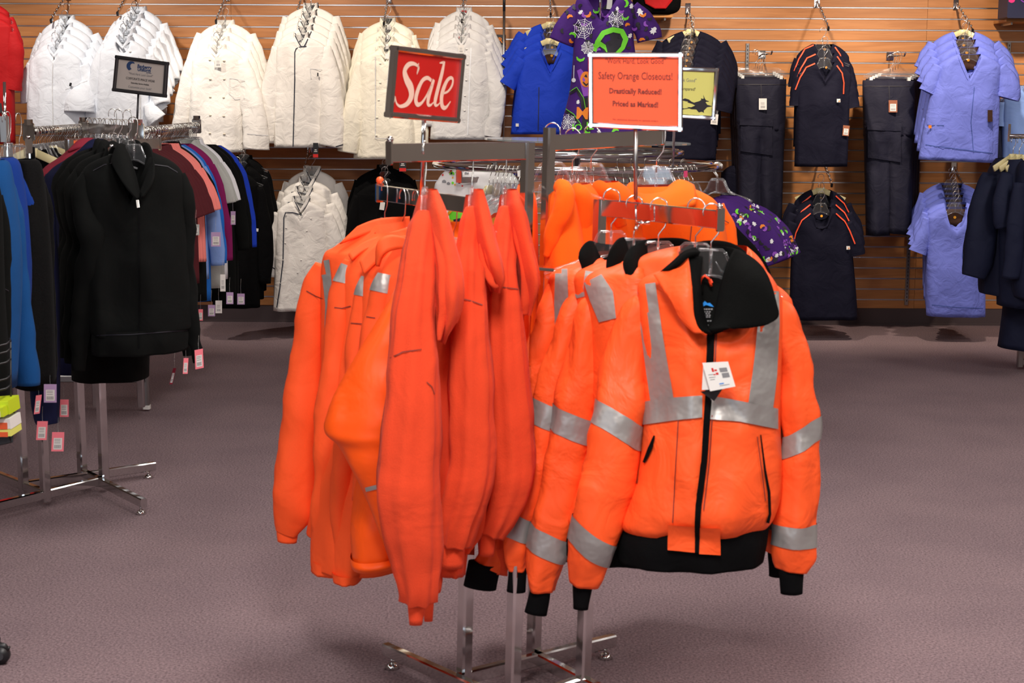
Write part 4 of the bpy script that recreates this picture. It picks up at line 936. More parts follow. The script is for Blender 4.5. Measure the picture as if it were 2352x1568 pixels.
# ------------------------------------------------------------------ bright orange fleeces on the high right arm (behind)
GF = 'bright orange fleeces on the high right arm'
def fleece(label, O, Y, body, hood=(), slv=None, seed=0, collar=None, seams=()):
    c = Cloth('fleece_jacket', label, 'jacket', O[0], O[1], Y, 0, GF)
    c.loft('body', m_fl2, body, 34, 6, (.012, 4, seed), .02, e=.8)
    for h in hood: c.tube('hood', m_fl2, h, 18, 6, .8, .01, seed)
    if slv: c.tube('sleeve', m_fl2, slv, 18, 5, .8, .01, seed)
    if collar: c.sheet('collar', m_fl2, collar, .012, 4)
    d = c.deco()
    for s_ in seams: d.ribbon(s_, .003)
    if seams: d.build('seam_line', or_ink)
    return c
fleece('large bright orange fleece jacket with a broad collar, outermost behind the orange sign', (1505, 440), 4.28,
    [(1440, 428, 1560, 425, .06), (1400, 450, 1610, 440, .09), (1370, 480, 1650, 470, .11), (1360, 560, 1668, 540, .13), (1350, 700, 1675, 700, .15), (1350, 1000, 1680, 1000, .15), (1360, 1230, 1660, 1230, .14)],
    slv=[(1640, 480, 24, 0), (1660, 520, 24), (1668, 600, 26), (1672, 800, 28), (1660, 1000, 26)], seed=1,
    collar=[[(1438, 440, -.09), (1442, 425, -.08), (1450, 418, -.05)], [(1480, 470, -.16), (1470, 450, -.10), (1468, 446, -.03)], [(1520, 480, -.17), (1522, 450, -.11), (1525, 438, -.03)], [(1560, 480, -.17), (1562, 440, -.12), (1560, 416, -.06)], [(1598, 470, -.15), (1596, 440, -.10), (1592, 428, -.06)]],
    seams=[[(1595, 440, 1.2), (1588, 520, 1.2), (1580, 600, 1.2)], [(1640, 500, 1), (1660, 505, 1), (1674, 512, 1)]])
fleece('second bright orange fleece behind the orange sign post', (1400, 440), 4.20,
    [(1375, 418, 1420, 416, .05), (1350, 440, 1450, 440, .09), (1330, 480, 1470, 490, .11), (1320, 600, 1480, 600, .13), (1315, 900, 1480, 900, .14), (1320, 1200, 1470, 1200, .14)],
    [[(1370, 430, 14, -.1), (1385, 440, 22, -.12), (1410, 470, 20, -.12), (1425, 520, 14, -.11)]], seed=2)
fleece('third bright orange fleece with a folded hood, right of the tall chrome post', (1340, 440), 4.12,
    [(1318, 424, 1356, 420, .05), (1300, 450, 1380, 450, .09), (1290, 500, 1395, 510, .11), (1285, 640, 1405, 640, .13), (1280, 900, 1405, 900, .14), (1280, 1180, 1390, 1180, .14)],
    [[(1318, 430, 12, -.1), (1336, 445, 20, -.12), (1345, 490, 18, -.12), (1338, 540, 12, -.11)]], seed=3)
fleece('bright orange fleece nearest the chrome post on its right, hood hanging sideways', (1280, 440), 4.04,
    [(1262, 424, 1300, 418, .05), (1250, 450, 1325, 460, .09), (1245, 520, 1340, 540, .11), (1240, 640, 1350, 640, .13), (1235, 900, 1350, 900, .14), (1235, 1180, 1340, 1180, .14)],
    [[(1280, 425, 14, -.1), (1296, 440, 22, -.12), (1290, 490, 24, -.13), (1268, 540, 18, -.12), (1255, 590, 10, -.11)]], seed=4)
fleece('sliver of bright orange fleece visible left of the tall chrome posts', (1205, 440), 4.10,
    [(1190, 424, 1215, 420, .05), (1180, 460, 1232, 460, .07), (1170, 540, 1236, 540, .09), (1150, 700, 1240, 700, .10), (1120, 1000, 1240, 1000, .12), (1100, 1240, 1225, 1240, .13)], seed=5)
fleece('orange garment glimpsed between the near and middle hoodies', (1040, 520), 4.0,
    [(1030, 512, 1062, 512, .05), (1020, 560, 1068, 560, .07), (1010, 700, 1080, 700, .09), (1000, 1000, 1090, 1000, .12), (1010, 1240, 1090, 1240, .12)], seed=6)
for (px, py, Y, lab) in ((1507, 424, 4.30, 'large clear plastic hanger holding the outermost bright orange fleece'), (1357, 412, 4.20, 'clear plastic hanger holding the second bright orange fleece'), (1314, 422, 4.12, 'clear plastic hanger holding the third bright orange fleece'), (1268, 412, 4.04, 'clear plastic hanger nearest the tall post on the high right arm')):
    hang('clear', P(px, py, Y), math.radians(-15), lab, 'hangers on the orange rack', scale=1.15 if px > 1500 else None)
# ------------------------------------------------------------------ garments on the slatted wall
def bodyrows(cx, ty, hy, nw, sw, sd, hl, hr, t=.085, skew=0, tilt=0):
    """neck (cx, ty), hem hy, neck half width, shoulder half width, shoulder drop, hem half widths"""
    L = hy - ty
    return [(cx - nw, ty, cx + nw, ty, .045), (cx - nw - (sw - nw) * .45, ty + sd * .30, cx + nw + (sw - nw) * .45, ty + sd * .30, .055),
            (cx - sw * .93, ty + sd * .8, cx + sw * .93, ty + sd * .8, .055), (cx - sw, ty + sd * 1.35, cx + sw, ty + sd * 1.35, .06),
            (cx - (sw * .6 + hl * .4) + skew * .3, ty + L * .42, cx + (sw * .6 + hr * .4) + skew * .3, ty + L * .42, t * .85),
            (cx - (sw * .25 + hl * .75) + skew * .7, ty + L * .72, cx + (sw * .25 + hr * .75) + skew * .7, ty + L * .72 + tilt * .6, t),
            (cx - hl + skew, hy, cx + hr + skew, hy + tilt, t)]
def top(name, label, cat, mat, cx, ty, hy, nw, sw, sd, hl, hr, Y=10.2, sl=(), neck=None, seed=0, group=None, skew=0, tilt=0, fold=.012, collar=None, kind='long', t=.085, cuffmat=None):
    c = Cloth(name, label, cat, cx, ty, Y, 0, group)
    c.loft('body', mat, bodyrows(cx, ty, hy, nw, sw, sd, hl, hr, t, skew, tilt), 32, 5, (fold, 5, seed), .022, neck=neck, e=.75)
    for k, s_ in enumerate(sl):
        c.tube('sleeve', mat, s_, 16, 5, .62, .010, seed + k, fold=.004)
        if kind == 'short': c.band('sleeve_hem', mat, c.tb, s_[-1][1] - 10, s_[-1][1], 0, .0015)
    if collar:
        c.loft('collar', mat, [(cx - nw * 1.02, ty - collar, cx + nw * 1.02, ty - collar, .048), (cx - nw * 1.08, ty, cx + nw * 1.08, ty, .052), (cx - nw * 1.1, ty + 4, cx + nw * 1.1, ty + 4, .05)], 24, 3, neck=(nw * .9, collar * 2.4, 'v'), hem=False)
    return c
def stack(c, n, dpx, dpy, dY, desc, hk='clear', hoff=6, yaw=0, jit=2.0, hand=True, hgroup=None, extra=None, hdy=0):
    """rear copies of cloth c up a sloping arm, and a hanger for every one"""
    rnd = random.Random(int(c.px * 7 + c.py)); c.root['label'] = desc.replace('{}', ORD[0])
    for k in range(n):
        jx = rnd.uniform(-jit, jit) if k else 0
        px, py, Y = c.px + dpx * k + jx, c.py + dpy * k, c.Y + dY * k
        if k:
            r = copy_tree(c.root, P(px, py, Y), c.yaw + rnd.uniform(-.10, .10), desc.replace('{}', ORD[k]))
        if hand:
            kd = hk if isinstance(hk, str) else hk[min(k, len(hk) - 1)]
            hang(kd, P(px, py + hoff, Y), c.yaw + rnd.uniform(-.25, .25), 'hanger of ' + desc.replace('{}', ORDS[k]), 'hangers on the slatted wall', True)
COAT = 'chef coats on the slatted wall'
def buttons(c, pts, r=3.2, mat=None):
    for x, y in pts:
        d = c.deco('body'); d.bulge(x, y, r); d.build('button', mat or whitep)
def smalltag(c, x, y, w, h, mat, rot=0, extra=True):
    ca, sa = math.cos(rot), math.sin(rot); h_ = c.deco().hit(x, y, .012)
    Yt = (c.M @ h_).y - .006 if h_ is not None else c.Y - .1
    pts = [(x + a * w * ca - b * h * sa, y + a * w * sa + b * h * ca) for a, b in ((-.5, -.5), (.5, -.5), (.5, .5), (-.5, .5))]
    tag_card('', '', pts, Yt, mat, c, bar=extra)
def nlabel(c, x0, x1, y0, x2, x3, y1):
    c.sheet('neck_label', m_brownl, [[(x0, y0, .025), ((x0 + x1) / 2, y0, .03), (x1, y0, .025)], [(x2, y1, .01), ((x2 + x3) / 2, y1, .015), (x3, y1, .01)]], .002, 3)
# S1 cool white coats, far left
c = top('chef_coat', '', 'chef coat', m_white1, 128, 112, 300, 17, 62, 34, 66, 76, 10.15, [[(78, 150, 16), (68, 178, 20), (66, 205, 21), (70, 236, 22)], [(188, 150, 16), (200, 178, 20), (200, 205, 26, -.03), (186, 232, 34, -.06), (184, 258, 36, -.07)]], (15, 26, 'v'), 1, COAT, collar=9)
d = c.deco(); d.ribbon([(122, 118, 1), (120, 200, 1), (122, 290, 1)], .004); d.hband([(150, 205, 206), (200, 185, 186)], .004); d.build('seam_line', m_grey_w)
smalltag(c, 132, 109, 7, 8, blackm, 0, False); smalltag(c, 162, 194, 5, 8, blackm, .2, False); smalltag(c, 130, 126, 8, 12, whitep, 0, False)
stack(c, 5, 7, -17, .07, '{} bright white chef coat of the far-left stack on the wall')
# S2
c = top('chef_coat', '', 'chef coat', m_white1, 285, 92, 335, 18, 56, 30, 66, 66, 10.12, [[(240, 122, 14), (228, 160, 20), (222, 210, 22), (220, 260, 22), (218, 285, 20)], [(338, 125, 16), (352, 170, 20), (364, 210, 24, -.03), (372, 240, 22, -.06)]], (17, 30, 'u'), 2, COAT, collar=10)
c.tube('rolled_cuff', m_white1, [(342, 238, 12, -.06), (352, 262, 20, -.08), (362, 276, 22, -.08)], 16, 4, .6, .006, 3)
buttons(c, [(275, 118), (299, 119), (274, 251), (297, 252)]); smalltag(c, 286, 113, 15, 24, whitep)
d = c.deco(); d.ribbon([(318, 130, 1), (322, 220, 1), (322, 320, 1)], .004); d.build('seam_line', m_grey_w)
stack(c, 5, 8, -17, .07, '{} white chef coat of the stack behind the small grey sign')
# S3
c = top('chef_coat', '', 'chef coat', m_white2, 499, 112, 349, 20, 60, 26, 66, 62, 10.12, [[(446, 136, 16), (434, 180, 20), (424, 230, 22), (416, 275, 20), (412, 292, 18)], [(552, 140, 18), (572, 200, 24, -.02), (584, 260, 28, -.05), (588, 310, 30, -.06), (588, 343, 30, -.06)]], (18, 26, 'v'), 3, COAT, collar=10)
buttons(c, [(482, 138), (515, 140), (483, 182), (515, 182), (483, 223), (514, 224), (483, 265), (514, 267), (482, 306), (515, 308)], 3.2, plain('bone_button', srgb(205, 195, 175), .4))
smalltag(c, 501, 143, 15, 24, whitep)
d = c.deco(); d.ribbon([(527, 180, .8), (545, 182, .8), (563, 186, .8)], .004); d.ribbon([(527, 180, .8), (526, 215, .8), (540, 228, .8), (562, 226, .8)], .004); d.ribbon([(558, 306, .8), (588, 309, .8), (616, 311, .8)], .004); d.build('seam_line', m_grey_w)
stack(c, 4, 6, -19, .08, '{} off-white double-breasted chef coat, third stack from the left')
# S4 piped
c = top('chef_coat', '', 'chef coat', m_white2, 692, 86, 338, 17, 58, 24, 62, 56, 10.12, [[(642, 110, 16), (630, 160, 20), (622, 220, 22), (618, 280, 20), (615, 328, 16)], [(742, 110, 18), (756, 170, 24, -.02), (762, 240, 28, -.04), (764, 300, 30, -.05), (760, 336, 30, -.05)]], (15, 26, 'v'), 4, COAT, collar=12)
d = c.deco(); d.ribbon([(704, 106, 1.1), (688, 108, 1.1), (680, 112, 1.1), (677, 120, 1.1), (677, 180, 1.1), (675, 260, 1.1), (673, 337, 1.1)], .005, 8); d.ribbon([(678, 68, 1), (678, 82, 1), (687, 100, 1), (692, 107, 1)], .005, 5); d.ribbon([(709, 68, 1), (709, 86, 1), (702, 100, 1), (698, 107, 1)], .005, 5); d.ribbon([(728, 338, 1.2), (760, 340, 1.2), (788, 332, 1.2)], .005, 5); d.build('navy_piping', navyp)
d.ribbon([(712, 158, .8), (740, 160, .8)], .004); d.ribbon([(712, 158, .8), (714, 180, .8)], .004); d.build('seam_line', m_grey_w)
smalltag(c, 697, 83, 11, 7, blackm, 0, False); smalltag(c, 730, 171, 3, 8, blackm, 0, False)
stack(c, 5, 6, -17, .07, '{} white chef coat with navy piping in the fourth upper stack')
# S5 cream
c = top('chef_coat', '', 'chef coat', m_cream, 886, 116, 364, 18, 62, 28, 74, 74, 10.12, [[(834, 145, 16), (822, 200, 22), (812, 260, 26, -.03), (804, 320, 26, -.04), (800, 350, 24, -.04)], [(938, 150, 16), (952, 220, 22), (958, 290, 24), (962, 340, 24)]], (16, 26, 'v'), 5, COAT, collar=10)
buttons(c, [(873, 146), (873, 190), (870, 230), (866, 270), (896, 270), (864, 311), (895, 312)], 3, m_cream)
d = c.deco(); d.ribbon([(862, 130, .9), (862, 230, .9), (862, 318, .9), (905, 318, .9)], .004); d.build('seam_line', m_grey_w)
smalltag(c, 889, 113, 13, 10, blackm, 0, False); smalltag(c, 889, 129, 9, 12, whitep, 0, False)
stack(c, 4, 2, -22, .09, '{} cream chef coat of the stack left of the red sign')
# S6 greyish white
c = top('chef_coat', '', 'chef coat', m_grey_w, 1060, 86, 320, 18, 60, 30, 72, 72, 10.12, [[(1008, 116, 16), (996, 170, 20), (990, 230, 22), (988, 290, 20)], [(1112, 122, 16), (1128, 170, 18), (1140, 215, 20, -.03), (1138, 260, 18, -.05), (1132, 300, 20, -.05), (1130, 314, 20, -.05)]], (16, 24, 'v'), 6, COAT, collar=10)
buttons(c, [(1072, 113), (1074, 148), (1071, 184), (1068, 220), (1067, 254)], 2.8)
smalltag(c, 1059, 113, 13, 20, whitep); smalltag(c, 1060, 86, 12, 5, red_pr, 0, False)
d = c.deco(); d.ribbon([(1082, 110, .9), (1078, 200, .9), (1074, 310, .9)], .004); d.build('seam_line', m_white1)
stack(c, 4, 2, -20, .09, '{} light grey-white chef coat of the stack right of the red sign')
for (x, y, l) in ((157, -12, 'far-left white coats'), (304, -28, 'white coats behind the small grey sign'), (522, -10, 'third stack of coats'), (697, -14, 'navy-piped coats'), (893, -5, 'cream coats'), (1066, -12, 'coats right of the red sign'), (1262, -25, 'royal blue scrub tops')):
    faceout(x, y, 'chrome waterfall arm holding the ' + l)
# red coats at the left edge
c = top('work_coat', '', 'coat', m_red, -28, 40, 330, 20, 56, 24, 60, 62, 10.0, [[(22, 75, 16), (30, 110, 22), (30, 150, 24), (24, 205, 26)]], (15, 26, 'v'), 7, 'red coats on the slatted wall', kind='short')
smalltag(c, 1, 248, 8, 22, ink, -.15, False)
stack(c, 3, -2, -16, .09, '{} red coat cut off by the left edge of the picture')
# S7 royal scrubs
SCR = 'scrub tops on the slatted wall'
c = top('scrub_top', '', 'scrub top', m_royal, 1263, 112, 308, 24, 66, 26, 90, 48, 10.1, [[(1203, 138, 17), (1186, 165, 19), (1174, 185, 20), (1166, 198, 20)]], (23, 56, 'v'), 8, SCR, kind='short', fold=.010)
d = c.deco(); d.ribbon([(1240, 118, 2), (1252, 142, 2), (1264, 166, 2), (1276, 146, 2), (1288, 120, 2)], .004, 5); d.build('neck_band', m_royal); d.ribbon([(1238, 200, .9), (1236, 300, .9)], .003); d.build('seam_line', navyp)
nlabel(c, 1247, 1283, 114, 1258, 1276, 146); d = c.deco('neck_label'); d.disc(1267, 128, 3, .004); d.build('label_print', gold)
smalltag(c, 1188, 287, 7, 7, whitep, 0, False)
stack(c, 4, 1, -19, .08, '{} royal blue scrub top of the stack left of the purple tunic', ['clear', 'cream', 'clear', 'cream'])
# S8 navy scrubs
c = top('scrub_top', '', 'scrub top', m_navy, 1574, 142, 368, 22, 72, 30, 78, 70, 10.05, [[(1510, 170, 17), (1498, 200, 20), (1494, 225, 22)], [(1640, 172, 18), (1656, 205, 21), (1664, 235, 22), (1660, 256, 20)]], (21, 44, 'v'), 9, SCR, kind='short')
nlabel(c, 1558, 1592, 144, 1566, 1584, 166); d = c.deco('neck_label'); d.disc(1575, 153, 3, .004); d.build('label_print', gold)
smalltag(c, 1641, 274, 16, 24, whitep, .1); stack(c, 6, 3, -14, .07, '{} navy scrub top of the stack behind the yellow sign', ['clear'] * 5 + ['cream'])
faceout(1580, 20, 'chrome waterfall arm holding the navy scrub tops behind the yellow sign')
# S9 navy raglan with orange piping
def raglan(cx, ty, hy, pl, pr, badge, label, n, dpx, dpy, hk, seed, lh):
    c = top('scrub_top', '', 'scrub top', m_navy, cx, ty, hy, 24, 62, 30, 68 if lh else 72, 52 if lh else 84, 10.05, [[(cx - 50, ty + 36, 16), (cx - 58, ty + 70, 18), (cx - 60, ty + 100, 20)], [(cx + 44, ty + 34, 16), (cx + 55, ty + 70, 19), (cx + 62, ty + 105, 20)]] if lh else [[(cx - 58, ty + 36, 17), (cx - 74, ty + 75, 19), (cx - 82, ty + 105, 20)], [(cx + 58, ty + 36, 17), (cx + 74, ty + 75, 19), (cx + 82, ty + 110, 19)]], (22, 42, 'sq' if not lh else 'v'), seed, SCR, kind='short', skew=0)
    d = c.deco(); d.ribbon(pl, .006, 6); d.build('orange_piping', orpipe); d = c.deco(); d.ribbon(pr, .006, 6); d.build('orange_piping', orpipe)
    smalltag(c, badge[0], badge[1], 8, 8, whitep, 0, False); d = c.deco(); d.disc(badge[0] + 1, badge[1] + 1, 2.2, .022, sy=1); d.build('badge_print', or_pr)
    d = c.deco(); d.disc(cx + 5 if lh else cx + 2, ty + 12 if lh else ty + 20, 3, .003); d.build('label_print', gold)
    stack(c, n, dpx, dpy, .09, label, hk)
    return c
c = raglan(1893, 143, 382, [(1872, 146, 1.4), (1852, 155, 1.4), (1838, 178, 1.4), (1827, 206, 1.4)], [(1922, 151, 1.4), (1934, 168, 1.4), (1938, 190, 1.4), (1937, 216, 1.4)], (1926, 231), '{} navy scrub top with bright orange piping, upper stack', 3, -2, -21, 'clear', 10, True)
smalltag(c, 1943, 300, 15, 24, brownp, .1)
raglan(1885, 476, 732, [(1862, 490, 1.4), (1842, 506, 1.4), (1828, 535, 1.4), (1817, 582, 1.4)], [(1920, 490, 1.4), (1940, 508, 1.4), (1952, 530, 1.4), (1964, 560, 1.4)], (1948, 569), '{} navy scrub top with bright orange piping, lower stack near the floor', 3, -1, -20, ['clear', 'clear', 'cream'], 11, False)
faceout(1876, 5, 'dark waterfall arm holding the upper orange-piped navy tops'); faceout(1884, 352, 'dark waterfall arm holding the lower orange-piped navy tops')
# S10/S13 periwinkle
c = top('scrub_top', '', 'scrub top', m_peri, 2226, 124, 366, 26, 74, 30, 116, 64, 10.0, [[(2160, 154, 18), (2146, 180, 20), (2136, 200, 21), (2130, 212, 21)], [(2290, 158, 20), (2308, 185, 25), (2316, 208, 28), (2312, 226, 28)]], (25, 58, 'v'), 12, SCR, kind='short', tilt=8)
nlabel(c, 2206, 2250, 126, 2216, 2238, 160); d = c.deco('neck_label'); d.disc(2224, 138, 3.4, .004); d.build('label_print', gold)
d = c.deco(); d.ribbon([(2202, 128, 2.4), (2212, 155, 2.4), (2224, 182, 2.4), (2238, 158, 2.4), (2252, 130, 2.4)], .004, 5); d.build('neck_band', m_peri)
d.ribbon([(2110, 284, .9), (2140, 288, .9), (2168, 288, .9)], .004); d.ribbon([(2114, 330, .9), (2150, 336, .9), (2280, 352, .9)], .004); d.ribbon([(2238, 200, .8), (2230, 280, .8), (2236, 350, .8)], .004); d.build('seam_line', m_peri2)
smalltag(c, 2136, 291, 7, 7, or_pr, 0, False); smalltag(c, 2274, 266, 11, 27, m_brownl, 0, False)
stack(c, 4, -5, -17, .09, '{} periwinkle scrub top of the upper right stack', ['clear', 'clear', 'clear', 'cream'])
c = top('scrub_top', '', 'scrub top', m_peri, 2194, 476, 724, 26, 66, 24, 66, 68, 10.0, [[(2136, 502, 16), (2124, 535, 19), (2116, 560, 20), (2108, 580, 20)], [(2256, 502, 18), (2274, 540, 20), (2280, 580, 20)]], (25, 44, 'sq'), 13, SCR, kind='short', fold=.010, tilt=2)
nlabel(c, 2170, 2218, 480, 2182, 2206, 520); d = c.deco('neck_label'); d.disc(2193, 499, 3.4, .004); d.build('label_print', gold)
d = c.deco(); d.ribbon([(2214, 560, .9), (2210, 590, .9), (2222, 606, .9), (2240, 600, .9)], .004); d.ribbon([(2140, 700, .9), (2200, 706, .9), (2258, 708, .9)], .004); d.build('seam_line', m_peri2)
stack(c, 6, -2, -11, .07, '{} periwinkle scrub top of the lower right stack')
faceout(2195, 10, 'chrome waterfall arm holding the upper periwinkle tops'); faceout(2190, 385, 'chrome waterfall arm holding the lower periwinkle tops')
# S11 lower chef coats
c = top('chef_coat', '', 'chef coat', m_white2, 692, 462, 712, 20, 56, 24, 64, 70, 10.0, [[(642, 490, 16), (628, 540, 18), (620, 590, 18), (618, 635, 16)], [(748, 492, 16), (764, 545, 20), (772, 600, 20), (774, 640, 18)]], (18, 34, 'v'), 14, COAT, collar=12)
d = c.deco(); d.ribbon([(694, 494, 1.1), (672, 488, 1.1), (656, 488, 1.1), (652, 500, 1.1), (650, 600, 1.1), (643, 660, 1.1), (636, 706, 1.1)], .005, 8); d.ribbon([(675, 445, 1), (677, 460, 1), (688, 484, 1), (691, 492, 1)], .005, 5); d.ribbon([(714, 450, 1), (708, 465, 1), (696, 486, 1)], .005, 5); d.ribbon([(608, 614, 1), (620, 610, 1), (632, 618, 1)], .005, 4); d.build('navy_piping', navyp)
buttons(c, [(657, 494), (714, 502), (657, 523), (705, 530), (655, 558), (698, 563), (650, 597), (692, 597), (684, 626), (644, 650)], 2.4)
smalltag(c, 692, 466, 12, 8, whitep, 0, False)
stack(c, 4, 8, -23, .10, '{} white chef coat with navy piping in the lower stack')
faceout(712, 338, 'waterfall arm holding the lower piped chef coats')
# black coats
c = top('work_shirt', '', 'shirt', m_black, 884, 420, 705, 18, 66, 28, 70, 70, 10.1, [[(828, 450, 16), (816, 510, 20), (810, 600, 22)], [(940, 450, 16), (952, 520, 20)]], (15, 24, 'v'), 15, 'black shirts on the slatted wall', collar=8)
smalltag(c, 878, 473, 11, 18, whitep, .15, False); d = c.deco(); d.disc(879, 457, 4, .006, sy=.6); d.build('label_print', gold)
stack(c, 3, -1, -17, .09, '{} black shirt of the low stack beside the orange jackets')
faceout(884, 350, 'waterfall arm holding the black shirts')
c = top('work_shirt', '', 'shirt', m_black, 545, 398, 705, 18, 50, 30, 56, 52, 9.9, [[(502, 430, 14), (498, 520, 18), (496, 620, 18)], [(588, 430, 16), (602, 500, 20), (606, 580, 22), (604, 650, 18)]], (15, 24, 'v'), 16, 'black shirts on the slatted wall', collar=8)
smalltag(c, 591, 528, 5, 7, whitep, .15, False)
stack(c, 3, 8, -17, .09, '{} black shirt of the stack right of the polo shirts')
faceout(560, 352, 'waterfall arm holding the black shirts next to the polo shirts')
for (x, y, w, l) in ((725, 348, 12, 'below the navy-piped coats'), (925, 380, 16, 'below the cream coats')):
    tag_card('hang_tag', 'black and red hang tag ' + l, [(x - w / 2, y - 20), (x + w / 2, y - 20), (x + w / 2, y + 14), (x - w / 2, y + 14)], 9.98, blackm, None, bars=[(red_pr, [(.02, .76, .98, .98)]), (whitep, [(.3, .45, .7, .5), (.2, .56, .8, .6)])])
# trousers on clip hangers
def trousers(label, cx, ty, hy, w, Y, seed, n, dpx, tagspec):
    c = Cloth('cargo_trousers', label, 'trousers', cx, ty, Y, 0, 'navy trousers on clip hangers')
    L = hy - ty
    c.loft('waist', m_pant, [(cx - w, ty, cx + w, ty + 2, .03), (cx - w * 1.02, ty + 12, cx + w, ty + 12, .05), (cx - w, ty + L * .22, cx + w * .98, ty + L * .22, .075), (cx - w * .98, ty + L * .36, cx + w * .96, ty + L * .36, .08)], 30, 5, (.010, 7, seed), .02)
    for k, sx in enumerate((-1, 1)):
        c.loft('trouser_leg', m_pant, [(cx - w * .98 if sx < 0 else cx - w * .15, ty + L * .30, cx + w * .15 if sx < 0 else cx + w * .96, ty + L * .30, .075), (cx - w * .93 if sx < 0 else cx - w * .1, ty + L * .6, cx + w * .05 if sx < 0 else cx + w * .88, ty + L * .6, .07),
                                       (cx - w * .88 if sx < 0 else cx - w * .12, hy - (6 if sx > 0 else 0), cx + w * .02 if sx < 0 else cx + w * .82, hy, .065)], 24, 6, (.012, 3, seed + k), .022)
    d = c.deco(); d.hband([(cx - w * .8, ty + L * .30, ty + L * .50), (cx + w * .45, ty + L * .30, ty + L * .53)], .012, 6, 5); d.build('cargo_pocket', m_pant)
    d.hband([(cx - w * .82, ty + L * .27, ty + L * .32), (cx + w * .47, ty + L * .28, ty + L * .33)], .018, 6, 3); d.build('pocket_flap', m_pant)
    d.ribbon([(cx - w * .95, ty + 14, .8), (cx + w * .95, ty + 14, .8)], .003); d.ribbon([(cx, ty + 14, .8), (cx + 2, ty + L * .2, .8)], .003); d.build('seam_line', black_pr)
    if tagspec: smalltag(c, *tagspec)
    c.root['label'] = label.replace('{}', ORD[0]); rnd = random.Random(seed)
    for k in range(n):
        p = (cx + dpx * k, ty - 3 * k, Y + .075 * k)
        if k: copy_tree(c.root, P(*p), rnd.uniform(-.05, .05), label.replace('{}', ORD[k]))
        q = P(p[0] + 2, p[1] - 7, p[2]); hang('clip', q, rnd.uniform(-.05, .05), 'clip hanger of ' + label.replace('{}', ORDS[k]), 'hangers on the slatted wall')
    q = P(cx + 2, ty - 55, WY - .02)
    t = thing('hook_bracket', 'short chrome hook bracket above the ' + label.replace('{} ', ''), 'display arm', q, 0, 'short hooks on the slatted wall')
    MB().box((0, 0, 0), (.05, .006, .055)).build('wall_plate', chrome, t); MB().tube([(0, 0, 0), (0, -.40, -.01), (0, -.42, .01)], .006, 8).build('hook_arm', chrome, t, True)
trousers('{} navy cargo trousers of the left hanging pair stack', 1748, 180, 514, 58, 10.35, 1, 4, -5, (1752, 239, 18, 26, whitep))
trousers('{} navy trousers of the right hanging stack, brown tag', 2042, 184, 540, 60, 10.35, 2, 4, 6, (2051, 244, 20, 28, brownp))
# blue garments on the wall at the right edge, behind
c = top('scrub_top', '', 'scrub top', m_lblue, 2358, 205, 420, 20, 56, 26, 60, 60, 10.4, [[(2306, 235, 14), (2300, 290, 16)]], (15, 24, 'v'), 17, SCR, kind='short')
stack(c, 2, 6, -8, .08, '{} light blue top peeking in at the right edge')
c = top('scrub_top', '', 'scrub top', m_navy2, 2306, 240, 400, 14, 26, 16, 30, 28, 10.45, [], (12, 18, 'v'), 18, SCR)
stack(c, 2, 4, -6, .08, '{} dark navy top between the periwinkle and light blue ones')
c = top('scrub_top', 'tall dark navy garment beside the lower orange-piped tops', 'scrub top', m_navy, 1700, 380, 700, 20, 44, 20, 48, 48, 10.5, [], (15, 24, 'v'), 19, SCR)
# top shelves and what stands on them
def shelf(label, x0, x1, y, Y0, name='wall_shelf'):
    a, b = P(x0, y, WY - .03), P(x1, y, WY - .03); t = thing(name, label, 'shelf', a)
    MB().box(((b.x - a.x) / 2, -.14, 0), (b.x - a.x, .28, .018)).build('shelf_board', fabric('shelf_laminate', (.50, .22, .06), .45, 60, .02, 0, var=.05) if 'shelf_laminate' not in MATS else MATS['shelf_laminate'], t)
    for x in (.05, b.x - a.x - .05): MB().beam((x, -.02, -.012), (x, -.24, -.012), .012, .03).build('bracket', brushed, t)
    return t
shelf('wooden wall shelf at the upper right corner', 2282, 2520, 52, WY); shelf('small wooden wall shelf under the black and red bag', 1462, 1536, 42, WY)
bx0, bx1 = P(2302, 43, 10.45), P(2440, 43, 10.45)
bx = thing('printed_box', 'dark navy printed box on the upper right shelf', 'box', bx0); bx.location.z = P(2282, 52, WY - .03).z + .010
w_ = bx1.x - bx0.x
MB().beam((w_ / 2, .10, .11), (w_ / 2, -.10, .11), w_, .22, ch=.03).build('carton', plain('box_navy', (.010, .012, .045), .5), bx)
m = MB(); 
for (u, v, r, mt) in ((.12, .145, .042, 0), (.28, .08, .03, 0)):
    m.tube([(u + r * math.cos(a * math.pi / 10), -.1015, v + r * math.sin(a * math.pi / 10)) for a in range(20)], .004, 6, closed=True)
    m.tube([(u, -.1015, v - r), (u, -.1015, v + r)], .003, 6); m.tube([(u - r, -.1015, v), (u + r, -.1015, v)], .003, 6)
m.build('ring_print', purp_pr, bx)
vs, fs = text_faces('RO', .07, 0, 'LEFT', .01); mesh('lettering', [(.20 + v.x, -.102, .03 + v.y) for v in vs], fs, plain('pink_print', srgb(225, 40, 120), .6), bx, False)
vs, fs = text_faces('S', .06, 0, 'LEFT', .01); mesh('lettering', [(.012 + v.x, -.102, .11 + v.y) for v in vs], fs, MATS['pink_print'], bx, False)
